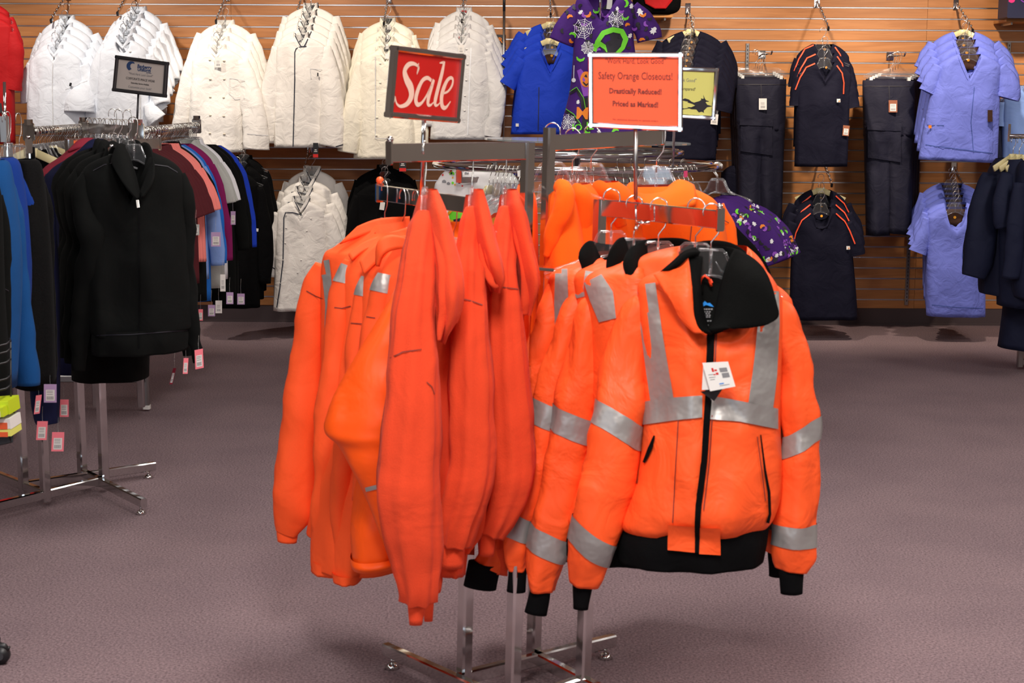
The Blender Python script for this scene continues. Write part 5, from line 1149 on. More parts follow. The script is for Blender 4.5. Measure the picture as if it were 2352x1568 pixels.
# bag on the small shelf
bp_ = P(1508, 20, 10.5); b_ = thing('sports_bag', 'black bag with a rounded red panel on the small shelf', 'bag', bp_)
vs = []; N_, M_ = 24, 12
for i in range(M_ + 1):
    a = math.pi * i / M_
    for k in range(N_):
        t_ = 2 * math.pi * k / N_; f = lambda q, e: math.copysign(abs(q) ** e, q)
        vs.append((.165 * f(math.sin(a), .5) * f(math.cos(t_), .6), .10 * f(math.sin(a), .5) * f(math.sin(t_), .6), .09 * f(math.cos(a), .6) + .05))
fs = [(i * N_ + k, i * N_ + (k + 1) % N_, (i + 1) * N_ + (k + 1) % N_, (i + 1) * N_ + k) for i in range(M_) for k in range(N_)]
mesh('bag_body', vs, fs, m_black, b_)
m = MB(); m.tube([(-.10, -.098, .10), (-.08, -.105, .03), (-.02, -.107, .0), (.05, -.106, .0), (.09, -.103, .05), (.09, -.098, .10)], .008, 8)
m.add([(-.095, -.100, .11), (-.085, -.106, .03), (-.02, -.108, .004), (.05, -.108, .004), (.085, -.105, .05), (.085, -.100, .11)], [(0, 1, 2, 3, 4, 5)]); m.build('red_panel', m_red, b_)
MB().tube([(-.06, -.0, .14), (-.05, 0, .20), (.05, 0, .20), (.06, 0, .14)], .008, 8).build('handle', m_black, b_, True)
# garment pole and a black card behind it
pl = P(1158, -20, 10.35); pb = P(1158, 335, 10.35); t = thing('garment_pole', 'grey pole with a black hook leaning by the royal blue tops', 'pole', (pl.x, pl.y, pb.z))
MB().tube([(0, 0, 0), (0, 0, pl.z - pb.z - .13)], .009, 10).build('shaft', brushed, t, True); MB().tube([(0, 0, pl.z - pb.z - .13), (0, 0, pl.z - pb.z)], .010, 10).build('grip', blackm, t, True)
MB().tube([(0, 0, pl.z - pb.z), (-.02, 0, pl.z - pb.z + .03), (-.05, 0, pl.z - pb.z + .01)], .005, 8).build('hook', wire, t, True)
s = Sign('hanging_card', 'black card with orange and white lettering behind the garment pole', (1108, 78), (1162, 80), (1162, 145), (1108, 143), 10.5, 10.5, 'card')
s.panel(blackm); s.text('ERS', 1.0, .28, .26, or_pr, 1, 0, .02, 'RIGHT'); s.text('TED', 1.0, .50, .2, whitep, .95, 0, 0, 'RIGHT'); s.text('TEN', 1.0, .66, .2, whitep, .95, 0, 0, 'RIGHT'); s.text('0', .95, .97, .2, whitep, .9, 0, 0, 'RIGHT')

# ------------------------------------------------------------------ round rack goods
tu = Cloth('printed_tunic', 'purple Halloween print tunic hanging on a chrome pole above the round rack', 'tunic', 1382, -12, 7.35)
tu.loft('body', m_purple, [(1340, -14, 1424, -12, .05), (1325, -2, 1450, 2, .07), (1318, 30, 1462, 34, .075), (1318, 70, 1455, 76, .08), (1316, 130, 1462, 140, .09), (1308, 210, 1475, 215, .10), (1292, 275, 1488, 285, .10), (1284, 312, 1498, 318, .10)], 40, 7, (.014, 5, 2), .02, neck=(40, 66, 'v'))
tu.tube('sleeve', m_purple, [(1335, 22, 22), (1316, 48, 28), (1300, 74, 30), (1290, 98, 30)], 18, 5, .6, .008, 1); tu.tube('sleeve', m_purple, [(1448, 20, 22), (1470, 45, 28), (1486, 70, 30), (1492, 92, 30)], 18, 5, .6, .008, 2)
MB().tube([tu.loc(1378, -60, -.05), tu.loc(1379, 60, -.05)], .008, 8).build('display_stem', chrome, tu.root, True)
smalltag(tu, 1400, 8, 12, 26, whitep, .1, False)
rnd = random.Random(4); D = lambda: tu.deco()
def ghost(d, x, y, s_, r):
    pts = [(0, -1), (.4, -.8), (.5, -.2), (.9, 0), (.5, .3), (.6, 1), (.2, .7), (-.1, 1.1), (-.4, .7), (-.7, .9), (-.5, .1), (-.9, -.1), (-.5, -.4), (-.35, -.85)]
    ca, sa = math.cos(r), math.sin(r); d.poly([(x + s_ * (a * ca - b * sa), y + s_ * (a * sa + b * ca)) for a, b in pts], .004)
def bat(d, x, y, s_, r):
    pa = [(math.cos(r + a) * s_, math.sin(r + a) * s_) for a in (0, .7, 1.4, 2.1, 2.8)]; d.ribbon([(x + p[0], y + p[1], w) for p, w in zip(pa, (1.2, 2.6, 3.4, 2.6, 1.2))], .004, 4)
d = D(); [ghost(d, *p) for p in ((1317, 14, 8, .2), (1334, 28, 6, .8), (1418, 20, 5, 0), (1450, 14, 6, .1), (1470, 28, 9, -.3), (1501, 70, 9, .6), (1447, 82, 6, .5), (1318, 140, 9, 0), (1328, 234, 5, .2), (1376, 303, 6, 0))]
d.ribbon([(1319, 150, .8), (1318, 185, .8)], .004); d.disc(1318, 184, 5); d.build('ghost_print', white_pr, kind='stuff')
d = D(); [bat(d, *p) for p in ((1370, 22, 7, .4), (1432, 8, 9, -1.5), (1436, 36, 8, .2), (1314, 84, 8, -2.5), (1334, 130, 9, .3), (1415, 305, 8, 2.8), (1350, 300, 6, .5))]; d.build('bat_print', green, kind='stuff')
d = D(); [bat(d, *p) for p in ((1348, 30, 8, -.4), (1310, 42, 6, 3), (1300, 98, 7, .5), (1476, 30, 7, 0), (1272 + 10, 94, 5, 0), (1476, 96, 7, 2.8), (1442, 60, 5, 3), (1314, 92, 5, 1))]; d.build('bat_print', or_pr, kind='stuff')
d = D(); [bat(d, rnd.uniform(1285, 1500), rnd.uniform(5, 110), 5, rnd.uniform(0, 6)) for k in range(34)]; d.build('bat_print', black_pr, kind='stuff')
d = D(); [bat(d, rnd.uniform(1295, 1490), rnd.uniform(5, 120), 6, rnd.uniform(0, 6)) for k in range(10)]; d.build('bat_print', purp_pr, kind='stuff')
def web(d, x, y, r, n=9):
    for k in range(n):
        a = 2 * math.pi * k / n; d.ribbon([(x, y, .5), (x + r * math.cos(a), y + r * math.sin(a), .7)], .004, 5, 2)
    for q in (.3, .5, .7, .9):
        for k in range(n):
            a, b = 2 * math.pi * k / n, 2 * math.pi * (k + 1) / n; m_ = (a + b) / 2
            d.ribbon([(x + r * q * math.cos(a), y + r * q * math.sin(a), .5), (x + r * q * .88 * math.cos(m_), y + r * q * .88 * math.sin(m_), .5), (x + r * q * math.cos(b), y + r * q * math.sin(b), .5)], .004, 4, 2)
d = D(); web(d, 1340, 66, 25); web(d, 1416, 44, 20); web(d, 1304, 280, 20); web(d, 1350, 110, 16); d.build('web_print', white_pr, kind='stuff')
d = D(); d.disc(1407, 96, 30, .003, 20, 1.0); d.build('dark_disc_print', black_pr)
d = D(); d.ribbon([(1364 + 2, 118, 4), (1372, 96, 5), (1386, 76, 6), (1408, 68, 6), (1428, 72, 6), (1437, 90, 6), (1430, 110, 5), (1416, 124, 4)], .005, 4); d.build('green_band_print', green)
d = D(); [d.ribbon([(1362 + k * 3, 104 + k * 2, 1.4), (1378, 96 + k * 3, 1.4), (1390, 104 + k * 3, 1.4), (1394, 120, 1.4)], .006, 4) for k in range(4)]; d.build('green_curl_print', green, kind='stuff')
d = D(); d.ribbon([(1330, 160, 5), (1345, 190, 12), (1350, 220, 10)], .004, 5); d.build('violet_patch_print', purp_pr)
d = D(); d.disc(1346, 182, 13, .006, 14, 1.4); d.build('pumpkin_print', or_pr); d = D(); d.poly([(1342, 176), (1346, 170), (1349, 178)], .008); d.ribbon([(1339, 188, 1), (1346, 196, 2), (1352, 190, 1)], .008, 3); d.build('pumpkin_face_print', black_pr)
d = D(); [d.ribbon(p, .004, 6) for p in ([(1308, 215, 3), (1325, 205, 3.5), (1336, 225, 3.5), (1340, 250, 4)], [(1300, 255, 3.5), (1318, 268, 3.5), (1330, 285, 3)], [(1345, 225, 6), (1350, 260, 10), (1346, 300, 12)])]; d.build('ribbon_print', black_pr, kind='stuff')
d = D(); [d.ribbon(p, .005, 6) for p in ([(1308, 211, .7), (1325, 200, .7), (1340, 224, .7), (1345, 250, .7)], [(1300, 250, .7), (1318, 262, .7), (1334, 285, .7)])]; d.build('ribbon_edge_print', green, kind='stuff')
def letters(c, txt, x, y, size, mat, ang=0):
    vs, fs = text_faces(txt, size, 0, 'LEFT', .02 * size); d = c.deco(); h = []
    ca, sa = math.cos(ang), math.sin(ang)
    for v in vs: h.append(d.hit(x + v.x * ca + v.y * sa, y - v.y * ca + v.x * sa, .007))
    if all(p is not None for p in h): mesh('lettering', h, fs, mat, c.root, False)
letters(tu, 'ME', 1322, 272, 38, or_pr, .05); letters(tu, 'IO', 1314, 300, 22, green, 0); letters(tu, 'IE', 1346, 297, 24, green, 0)
# purple tops at the right of the round rack
def ptop(label, O, Y, body, slv, seed, mat=m_purple):
    c = Cloth('printed_scrub_top', label, 'scrub top', O[0], O[1], Y, 0, 'printed tops on the round rack')
    c.loft('body', mat, body, 28, 5, (.010, 4, seed), .015); c.tube('sleeve', mat, slv, 16, 5, .5, .006, seed); return c
for k in range(4):
    x, y = 1672 + k * 9, 462 - k * 3; Yk = 6.95 + .05 * k
    c = ptop(('frontmost', 'second', 'third', 'rearmost')[k] + ' purple ghost-print scrub top on the right of the round rack', (x - 30, y), Yk,
        [(x - 45, y - 4, x - 5, y - 4, .04), (x - 55, y + 6, x + 20, y + 8, .05), (x - 60, y + 40, x + 66, y + 44, .06), (x - 60, y + 90, x + 74, y + 100, .07), (x - 60, y + 300, x + 40, y + 300, .09)],
        [(x + 20, y + 30, 20), (x + 62, y + 62, 30), (x + 92, y + 105, 34), (x + 108, y + 140, 34)], k)
    rnd = random.Random(20 + k)
    for kind, mt, cnt in (('g', white_pr, 11 if k == 0 else 6), ('b', green, 5), ('b', black_pr, 16), ('b', purp_pr, 7), ('b', or_pr, 3)):
        d = c.deco('sleeve', 'body')
        for j in range(cnt):
            pth = [(20, 26, 22), (62, 62, 30), (92, 105, 34), (108, 138, 34)]; f = rnd.random() * 2.999; i_ = int(f); f -= i_; A_, B_1 = pth[i_], pth[i_ + 1]; dx_, dy_ = B_1[0] - A_[0], B_1[1] - A_[1]; l_ = math.hypot(dx_, dy_); o_ = rnd.uniform(-.85, .8) if k == 0 else rnd.uniform(.5, .85); hw_ = A_[2]; xx = x + A_[0] + dx_ * f + dy_ / l_ * o_ * hw_; yy = y + A_[1] + dy_ * f - dx_ / l_ * o_ * hw_
            (ghost if kind == 'g' else bat)(d, xx, yy, 5.6 if kind == 'g' else 5.4, rnd.uniform(-1, 1) if kind == 'g' else rnd.uniform(0, 6))
        d.build('ghost_print' if kind == 'g' else 'bat_print', mt, kind='stuff')
c = Cloth('black_top', 'black top hanging between the purple tops and the orange jackets', 'scrub top', 1660, 500, 6.6, 0, 'printed tops on the round rack')
c.loft('body', m_black, [(1640, 498, 1670, 498, .04), (1630, 520, 1700, 530, .06), (1620, 560, 1745, 580, .08), (1620, 640, 1775, 650, .09), (1620, 760, 1760, 760, .09)], 28, 5, (.01, 4, 1), .01)
c.root.name = 'scrub_top'
# christmas print top
c = Cloth('printed_scrub_top', 'white holiday-print scrub top with red neck trim at the left of the round rack', 'scrub top', 1085, 378, 7.12, 0, 'printed tops on the round rack')
c.loft('body', m_xmas, [(1042, 380, 1130, 378, .05), (1022, 392, 1170, 392, .06), (1006, 412, 1190, 415, .07), (996, 440, 1195, 445, .08), (990, 560, 1195, 560, .10), (985, 700, 1195, 700, .10)], 32, 6, (.008, 4, 1), .01, neck=(42, 14, 'u'))
d = c.deco(); d.ribbon([(1041, 381, 2), (1052, 389, 1), (1066, 392, 1), (1085, 393, 1)], .004, 4); d.build('neck_trim', red_pr)
for mt, L_k in ((red_pr, [('p', 1036, 396, 5), ('p', 1053, 403, 6), ('b', 1056, 411, 6), ('b', 1013, 404, 5), ('d', 1062, 427, 2)]), (green, [('b', 1038, 402, 5), ('d', 1049, 396, 3), ('d', 1040, 420, 3), ('d', 1002, 421, 3), ('d', 1058, 385, 2)]), (black_pr, [('d', 1037, 398, 2.4), ('d', 1054, 409, 3.4)]), (greyink, [('b', 1020, 420, 4), ('b', 1072, 400, 4), ('b', 1030, 424, 3)]), (gold, [('d', 1045, 424, 2), ('d', 1040, 408, 2)])):
    d = c.deco()
    for kd, x, y, r in L_k:
        if kd == 'p': d.poly([(x - r, y + r * .3), (x, y - r * 1.3), (x + r, y + r * .3)], .004)
        elif kd == 'b': bat(d, x, y, r, 3.4)
        else: d.disc(x, y, r, .005, 8)
    d.build('holiday_print', mt, kind='stuff')
# bright striped and orange/yellow tops
c = Cloth('printed_scrub_top', 'orange and yellow printed scrub top seen between the hoodies', 'scrub top', 1140, 465, 7.10, 0, 'printed tops on the round rack')
c.loft('body', m_obrt, [(1112, 462, 1168, 458, .05), (1100, 475, 1180, 475, .06), (1092, 510, 1185, 510, .07), (1090, 700, 1185, 700, .09)], 28, 5, (.008, 4, 2), .01, neck=(26, 14, 'u'))
d = c.deco(); d.disc(1137, 524, 16, .004, 12, 1.6); d.disc(1130, 470, 5); d.ribbon([(1112, 468, 3), (1128, 478, 2), (1140, 476, 3)], .004, 4); d.disc(1138, 562, 10); d.build('pumpkin_print', gold, kind='stuff')
d = c.deco(); d.disc(1124, 472, 5, .006); bat(d, 1134, 515, 5, .2); bat(d, 1139, 535, 5, 2); d.disc(1134, 548, 3, .006); d.build('bat_print', black_pr, kind='stuff')
c = Cloth('printed_scrub_top', 'green and yellow printed scrub top low at the left of the round rack', 'scrub top', 1045, 470, 7.10, 0, 'printed tops on the round rack')
c.loft('body', green, [(1030, 466, 1066, 462, .05), (1020, 480, 1090, 480, .06), (1022, 505, 1095, 505, .07), (1022, 700, 1095, 700, .09)], 28, 5, (.008, 4, 3), .01)
d = c.deco(); d.ribbon([(1022, 500, 3), (1036, 484, 3), (1058, 470, 3)], .004, 5); d.ribbon([(1030, 505, 3), (1046, 512, 3)], .004, 5); d.build('stripe_print', gold); d.ribbon([(1018, 478, 5), (1030, 472, 5)], .005, 4); d.build('stripe_print', purp_pr); d.ribbon([(1022, 470, 3), (1040, 463, 3), (1056, 461, 3)], .005, 4); d.build('stripe_print', or_pr); d.ribbon([(1042, 508, 4), (1056, 506, 5), (1066, 508, 4)], .006, 4); d.build('stripe_print', black_pr)
# hangers around the round rack
def ringpt(a, r=RRAD): return (RC.x + r * math.cos(a), RC.y + r * math.sin(a), RZ)
k_ = 0
for a0, a1, n, lb in ((-2.22, -1.96, 9, 'in the tight left cluster of the round rack'), (-1.90, -1.7, 4, 'left of centre on the round rack'), (-1.65, -1.5, 4, 'right behind the tall posts on the round rack'), (-1.35, -1.0, 8, 'at the front of the round rack near the sign post'), (-.95, -.72, 6, 'just left of the right end of the round rack'), (-.28, -.02, 7, 'in the cluster at the right end of the round rack'), (.6, 1.2, 6, 'on the far side of the round rack')):
    for j in range(n):
        a = a0 + (a1 - a0) * j / max(1, n - 1); x, y, z = ringpt(a)
        hang('cream' if (lb.startswith('in the tight') and j == 0) else 'clear', (x, y, z - .107), a + math.pi / 2 + (math.pi / 2) + random.Random(j).uniform(-.2, .2), ('first', 'second', 'third', 'fourth', 'fifth', 'sixth', 'seventh', 'eighth', 'ninth')[j] + ' clear hanger from the left ' + lb if not (lb.startswith('in the tight') and j == 0) else 'cream plastic hanger in the holiday-print top', 'hangers on the round rack', True)
m0 = P(1160, 393, 6.72)
tag_card('size_marker', 'small white square tag dangling from the round rack rail', [(1188, 392), (1198, 390), (1199, 405), (1189, 406)], 6.7, whitep, None, bar=False)
tag_card('size_marker', 'small pink block at the end of a chrome bar on the round rack', [(1570, 393), (1578, 392), (1578, 406), (1570, 407)], 6.75, plain('pink_block', srgb(215, 60, 110), .5), None, th=.02, bar=False)
# ------------------------------------------------------------------ left racks
GB = 'black zip jackets on the left rack'
c = Cloth('zip_jacket', 'frontmost black zip jacket of the left rack, stand collar open over a dark hanger', 'jacket', 305, 352, 5.28, 0, GB)
c.loft('body', m_bjack, [(262, 352, 350, 350, .06), (225, 366, 385, 366, .08), (196, 386, 412, 388, .085), (188, 420, 424, 425, .10), (196, 540, 432, 545, .12), (200, 660, 440, 660, .14), (208, 740, 444, 738, .15), (214, 764, 438, 754, .145)], 48, 6, (.016, 5, 2), .03, neck=(46, 112, 'v'), hem=False)
c.loft('waistband', m_bjack, [(216, 752, 437, 744, .143), (214, 778, 436, 772, .15), (216, 808, 432, 800, .145)], 48, 4, (.008, 8, 2), 0)
c.tube('sleeve', m_bjack, [(208, 402, 20, -.02), (198, 440, 27, -.04), (200, 500, 30, -.08), (212, 560, 30, -.10), (198, 640, 28, -.08), (190, 740, 24, -.06), (184, 810, 20, -.05), (182, 850, 17, -.05)], 20, 6, .8, .014, 3)
c.tube('sleeve', m_bjack, [(404, 402, 20, 0), (418, 450, 25), (426, 510, 26), (428, 560, 22), (426, 620, 22), (434, 700, 22), (444, 770, 18), (452, 806, 14), (455, 832, 12)], 20, 6, .8, .014, 4)
c.sheet('collar', m_bjack, [[(256, 372, -.08), (266, 338, -.05), (276, 330, .0), (292, 338, .05)], [(272, 404, -.13), (284, 380, -.10), (296, 372, -.05), (300, 372, .02)], [(290, 430, -.16), (300, 418, -.14), (306, 408, -.10), (310, 404, -.05)], [(314, 458, -.17), (317, 455, -.165), (319, 450, -.15), (320, 446, -.12)]], .010, 4)
c.sheet('collar', m_bjack, [[(326, 330, .04), (338, 328, .02), (348, 345, -.02), (354, 372, -.07)], [(334, 372, .0), (342, 370, -.04), (349, 382, -.08), (353, 402, -.12)], [(334, 410, -.06), (338, 408, -.10), (343, 412, -.13), (346, 425, -.15)], [(321, 448, -.12), (323, 448, -.15), (325, 450, -.16), (326, 454, -.17)]], .010, 4)
c.sheet('back_lining', m_black, [[(280, 360, .03), (310, 356, .04), (340, 360, .03)], [(290, 400, .0), (318, 400, .01), (336, 400, .0)], [(308, 445, -.08), (318, 448, -.08), (326, 445, -.08)]], .003, 4)
d = c.deco(); d.ribbon([(319, 462, 1.4), (320, 600, 1.4), (320, 700, 1.4), (319, 800, 1.4)], .006); d.build('zipper', m_black)
d.ribbon([(222, 770, .8), (300, 768, .8), (430, 758, .8)], .004); d.ribbon([(214, 392, .9), (240, 378, .9), (268, 372, .9)], .003); d.ribbon([(355, 378, .9), (385, 382, .9), (408, 396, .9)], .003); d.build('seam_line', black_pr)
dd = c.deco('body'); MB().beam(dd.hit(317, 460, .012), dd.hit(318, 477, .012), .010, .006).build('zip_pull', wire, c.root)
MB().beam(c.loc(306, 384, .01), c.loc(316, 387, .01), .008, .006).build('label', greyink, c.root)
base = c.root; rnd = random.Random(2)
hang('clear', P(308, 358, 5.28), -.35, 'clear dark-looking hanger in the open collar of the frontmost black zip jacket', 'hangers on the left racks', scale=.9)
for k, (dx, dy, dY, nm_) in enumerate(((-20, -6, .12, 'second'), (-40, -10, .24, 'third'), (-54, -13, .36, 'fourth'))):
    copy_tree(base, P(305 + dx, 352 + dy, 5.28 + dY), .06 * k, nm_ + ' black zip jacket counted back from the front of the left rack'); hang('clear', P(305 + dx + 10, 352 + dy + 4, 5.28 + dY), .3, 'clear hanger of the ' + nm_ + ' black zip jacket on the left rack', 'hangers on the left racks').scale = (.7, 1, 1)
def nav(label, cx, ty, Y, mat, w=108, hem=858, seed=0, g='dark tops behind the black zip jackets'):
    c = Cloth('fleece_pullover', label, 'jacket', cx, ty, Y, 0, g)
    c.loft('body', mat, [(cx - 16, ty, cx + 40, ty, .05), (cx - w * .45, ty + 24, cx + 70, ty + 20, .07), (cx - w * .85, ty + 52, cx + 90, ty + 50, .08), (cx - w * .98, ty + 90, cx + 96, ty + 90, .09), (cx - w * .9, ty + 250, cx + 96, ty + 250, .12), (cx - w * .85, hem, cx + 90, hem, .13)], 32, 5, (.01, 4, seed), .02)
    c.tube('sleeve', mat, [(cx - w * .82, ty + 66, 16), (cx - w * .92, ty + 120, 22), (cx - w * .95, ty + 240, 23), (cx - w * .9, ty + 380, 22), (cx - w * .84, hem - 10, 18)], 16, 5, .8, .01, seed)
    c.sheet('collar', mat, [[(cx - 18, ty + 4, -.05), (cx + 4, ty - 16, -.02), (cx + 30, ty - 18, .02)], [(cx - 26, ty + 12, -.07), (cx, ty + 4, -.06), (cx + 34, ty + 2, -.0)]], .01, 4)
    return c
nav('dark navy fleece top, nearer of the two behind the black zip jackets', 226, 344, 5.72, m_navyf, 100, 850, 1)
nav('dark navy fleece top, farther of the two behind the black zip jackets', 206, 338, 5.80, m_navyf, 104, 850, 2)
nav('crimson top showing only its shoulder behind the navy fleeces', 182, 336, 5.90, m_crim, 96, 800, 3)
nav('black jacket seen only as a low dark hem behind the zip jackets', 250, 350, 5.66, m_bjack, 96, 866, 4)
# front-left arm with blue fleeces
def side(label, cx, ty, Y, mat, pts, body, seed):
    c = Cloth('fleece_jacket', label, 'jacket', cx, ty, Y, 20, 'fleece jackets at the left edge')
    c.loft('body', mat, body, 28, 5, (.01, 4, seed), .02); c.tube('sleeve', mat, pts, 20, 6, .8, .008, seed)
    d = c.deco('sleeve'); x, y = pts[2][0], pts[2][1] + 20; d.ribbon([(x - 18, y - 6, .9), (x, y, .9), (x + 14, y + 8, .9)], .003); d.build('seam_line', black_pr)
    return c
side('black fleece jacket at the very left edge, in front of the blue ones', -30, 420, 4.75, m_bjack, [(-10, 450, 18), (2, 520, 20), (6, 640, 18), (8, 800, 16), (6, 905, 14)], [(-60, 410, -20, 410, .04), (-90, 450, 4, 450, .08), (-90, 700, 14, 700, .12), (-90, 918, 30, 916, .12)], 1)
side('mid-blue fleece jacket, nearer of the two blue ones at the left', 0, 375, 4.9, m_blue, [(-4, 392, 14), (12, 440, 24), (32, 500, 24), (44, 580, 17), (52, 690, 18), (60, 800, 25), (63, 884, 25)], [(-30, 368, 12, 366, .05), (-60, 400, 30, 400, .08), (-60, 600, 52, 600, .12), (-60, 880, 40, 880, .12)], 2)
side('royal blue fleece jacket, farther of the two blue ones at the left', 18, 368, 5.0, m_blue2, [(20, 380, 12), (40, 425, 20), (58, 480, 21), (68, 560, 17), (74, 660, 16), (72, 780, 18), (68, 880, 18)], [(2, 362, 30, 360, .05), (-20, 400, 52, 396, .08), (-20, 600, 74, 600, .12), (-20, 870, 60, 870, .12)], 3)
side('speckled charcoal knit jacket right of the blue fleeces', 62, 372, 5.1, m_speck, [(66, 384, 14), (84, 430, 22), (98, 490, 24), (102, 600, 22), (106, 760, 24), (108, 872, 22)], [(40, 366, 78, 364, .05), (30, 395, 100, 396, .08), (30, 600, 120, 600, .12), (30, 884, 130, 884, .12)], 4)
c = Cloth('fleece_jacket', 'navy garment whose lower end hangs below the speckled jacket', 'jacket', 104, 500, 5.25, 0, 'fleece jackets at the left edge')
c.loft('body', m_navyf, [(84, 500, 124, 500, .04), (76, 640, 134, 640, .06), (72, 880, 136, 880, .06), (78, 950, 135, 950, .05), (84, 972, 134, 970, .045)], 24, 5, (.008, 3, 1), .01)
for (x, y, Y, a, l) in ((16, 366, 5.0, .9, 'mid-blue fleece at the left edge'), (22, 360, 5.08, 1.0, 'royal blue fleece at the left edge'), (46, 362, 5.14, 1.0, 'speckled charcoal jacket'), (-14, 380, 4.9, .9, 'black fleece cut off by the left edge')):
    hang('clear', P(x, y, Y), a, 'clear hanger of the ' + l, 'hangers on the left racks').scale = (.55, 1, 1)
# polo shirts and tops fanned along the right rail
cnt = 0
def polo(desc, cx, ty, Y, mat, hem, kind='short', seed=0, w=1.0):
    k = 515 * 6.7 / Y / 515 * w
    c = Cloth('polo_shirt' if kind == 'short' else 'long_sleeve_top', desc, 'shirt', cx, ty, Y, 0, 'tops on the double-rail rack')
    c.loft('body', mat, [(cx - 22 * k, ty, cx + 22 * k, ty, .045), (cx - 50 * k, ty + 18 * k, cx + 50 * k, ty + 18 * k, .05), (cx - 76 * k, ty + 46 * k, cx + 76 * k, ty + 46 * k, .05), (cx - 82 * k, ty + 84 * k, cx + 82 * k, ty + 84 * k, .05), (cx - 84 * k, ty + 200 * k, cx + 86 * k, ty + 200 * k, .06), (cx - 88 * k, hem, cx + 90 * k, hem, .06)], 28, 5, (.008, 4, seed), .015, neck=(20 * k, 18, 'v'))
    if kind == 'short': pts = [(cx + 64 * k, ty + 58 * k, 18 * k), (cx + 80 * k, ty + 90 * k, 23 * k), (cx + 92 * k, ty + 125 * k, 26 * k), (cx + 99 * k, ty + 156 * k, 27 * k)]
    else: pts = [(cx + 64 * k, ty + 58 * k, 18 * k), (cx + 80 * k, ty + 100 * k, 22 * k), (cx + 94 * k, ty + 160 * k, 22 * k), (cx + 106 * k, ty + 230 * k, 20 * k), (cx + 112 * k, ty + 300 * k, 17 * k)]
    c.tube('sleeve', mat, pts, 16, 5, .5, .006, seed)
    c.tube('sleeve', mat, [(2 * cx - a, b, r) for a, b, r in pts], 16, 5, .5, .006, seed + 1)
    if kind == 'short': c.loft('collar', mat, [(cx - 21 * k, ty - 9, cx + 21 * k, ty - 9, .045), (cx - 26 * k, ty + 3, cx + 26 * k, ty + 3, .055)], 20, 3, neck=(18 * k, 20, 'v'), hem=False)
    return c
ORDM = ['nearest', 'second', 'third', 'fourth', 'fifth', 'farthest']
LRX = [(318, 303, 6.7), (452, 289, 8.3)]
seq = [('maroon polo shirt, %s of six on the double-rail rack' % ORDM[k], m_maroon, 650, 'short', 6.70 + .045 * k, 334 + 7.5 * k, 348 - 1.5 * k) for k in range(6)]
seq += [('salmon pink polo shirt, %s of three' % ('nearest', 'middle', 'farthest')[k], m_pink, 600, 'short', 7.02 + .05 * k, 376 + 7 * k, 338) for k in range(3)]
seq += [('black polo shirt behind the salmon pink ones', m_bjack, 690, 'short', 7.22, 392, 334), ('light blue shirt behind the black polo, thin strip visible', m_lblue, 640, 'long', 7.30, 398, 334), ('bright blue top left of the magenta one', m_bright, 690, 'long', 7.38, 404, 332), ('magenta long-sleeved top among the polo shirts', m_magenta, 560, 'long', 7.50, 420, 330),
        ('grey polo shirt, nearer of the two grey ones', m_greyk, 660, 'short', 7.60, 432, 330), ('grey polo shirt, farther of the two grey ones', m_greyk, 660, 'short', 7.68, 438, 329), ('white polo shirt behind the grey ones', m_wknit, 640, 'short', 7.76, 446, 328), ('black long-sleeved jacket behind the white polo', m_bjack, 690, 'long', 7.95, 470, 334), ('black jacket, second behind the white polo', m_bjack, 690, 'long', 8.05, 478, 332), ('royal blue top, farthest on the right rail', m_royal, 560, 'long', 8.18, 490, 334)]
for i, (l, mt, hem, kd, Y, cx, ty) in enumerate(seq): polo(l, cx, ty, Y, mt, hem, kd, i, 1.0 if i < 16 else .95)
for k in range(4): polo('black top, %s on the left rail under a cream hanger' % ('nearest', 'second', 'third', 'farthest')[k], 84 + 24 * k, 352 - 3 * k, 6.8 + .3 * k, m_black, 700, 'short', 40 + k)
ORDN = ['first', 'second', 'third', 'fourth', 'fifth', 'sixth', 'seventh', 'eighth', 'ninth', 'tenth', 'eleventh', 'twelfth', 'thirteenth', 'fourteenth', 'fifteenth', 'sixteenth', 'seventeenth', 'eighteenth', 'nineteenth', 'twentieth']
def nth(k): return ORDN[k] if k < 20 else ('twenty-' + ORDN[k - 20] if k < 29 else 'thirtieth' if k == 29 else 'thirty-' + ORDN[k - 30] if k < 39 else 'fortieth')
rnd = random.Random(9)
def railhang(a, b, n, kind, where, ymin=.0, sway=.35):
    for k in range(n):
        f = (k + .5) / n; p = a.lerp(b, f) - V(0, 0, .104)
        hang(kind if isinstance(kind, str) else kind(k), p, rnd.uniform(-sway, sway), nth(k) + ' ' + where, 'hangers on the double-rail rack', True)
railhang(RR[0], RR[1], 38, 'clear', 'hanger from the near end of the right rail of the double-rail rack')
railhang(LR[0], LR[1], 28, lambda k: 'cream' if k in (0, 9, 17) else 'clear', 'hanger from the near end of the left rail of the double-rail rack')
ca, cb = P(205, 292, 7.4) + V(0, 0, .025), P(298, 297, 7.4) + V(0, 0, .025)
for k in range(12): hang('clear', ca.lerp(cb, k / 11) - V(0, 0, .104), math.radians(60) + rnd.uniform(-.4, .4), nth(k) + ' hanger from the left on the cross bar of the double-rail rack', 'hangers on the cross bar', True)
a_, b_2 = Vector(LA2[0]) + V(0, 0, .02), Vector(LA2[1]) + V(0, 0, .02)
for k, f in enumerate((.12, .40, .47, .52, .58, .66, .76, .9)): hang('clear', a_.lerp(b_2, f) - V(0, 0, .127), math.radians(80) + rnd.uniform(-.3, .3), ORDN[k] + ' hanger from the left on the low flat bar over the black zip jackets', 'hangers on the left racks')
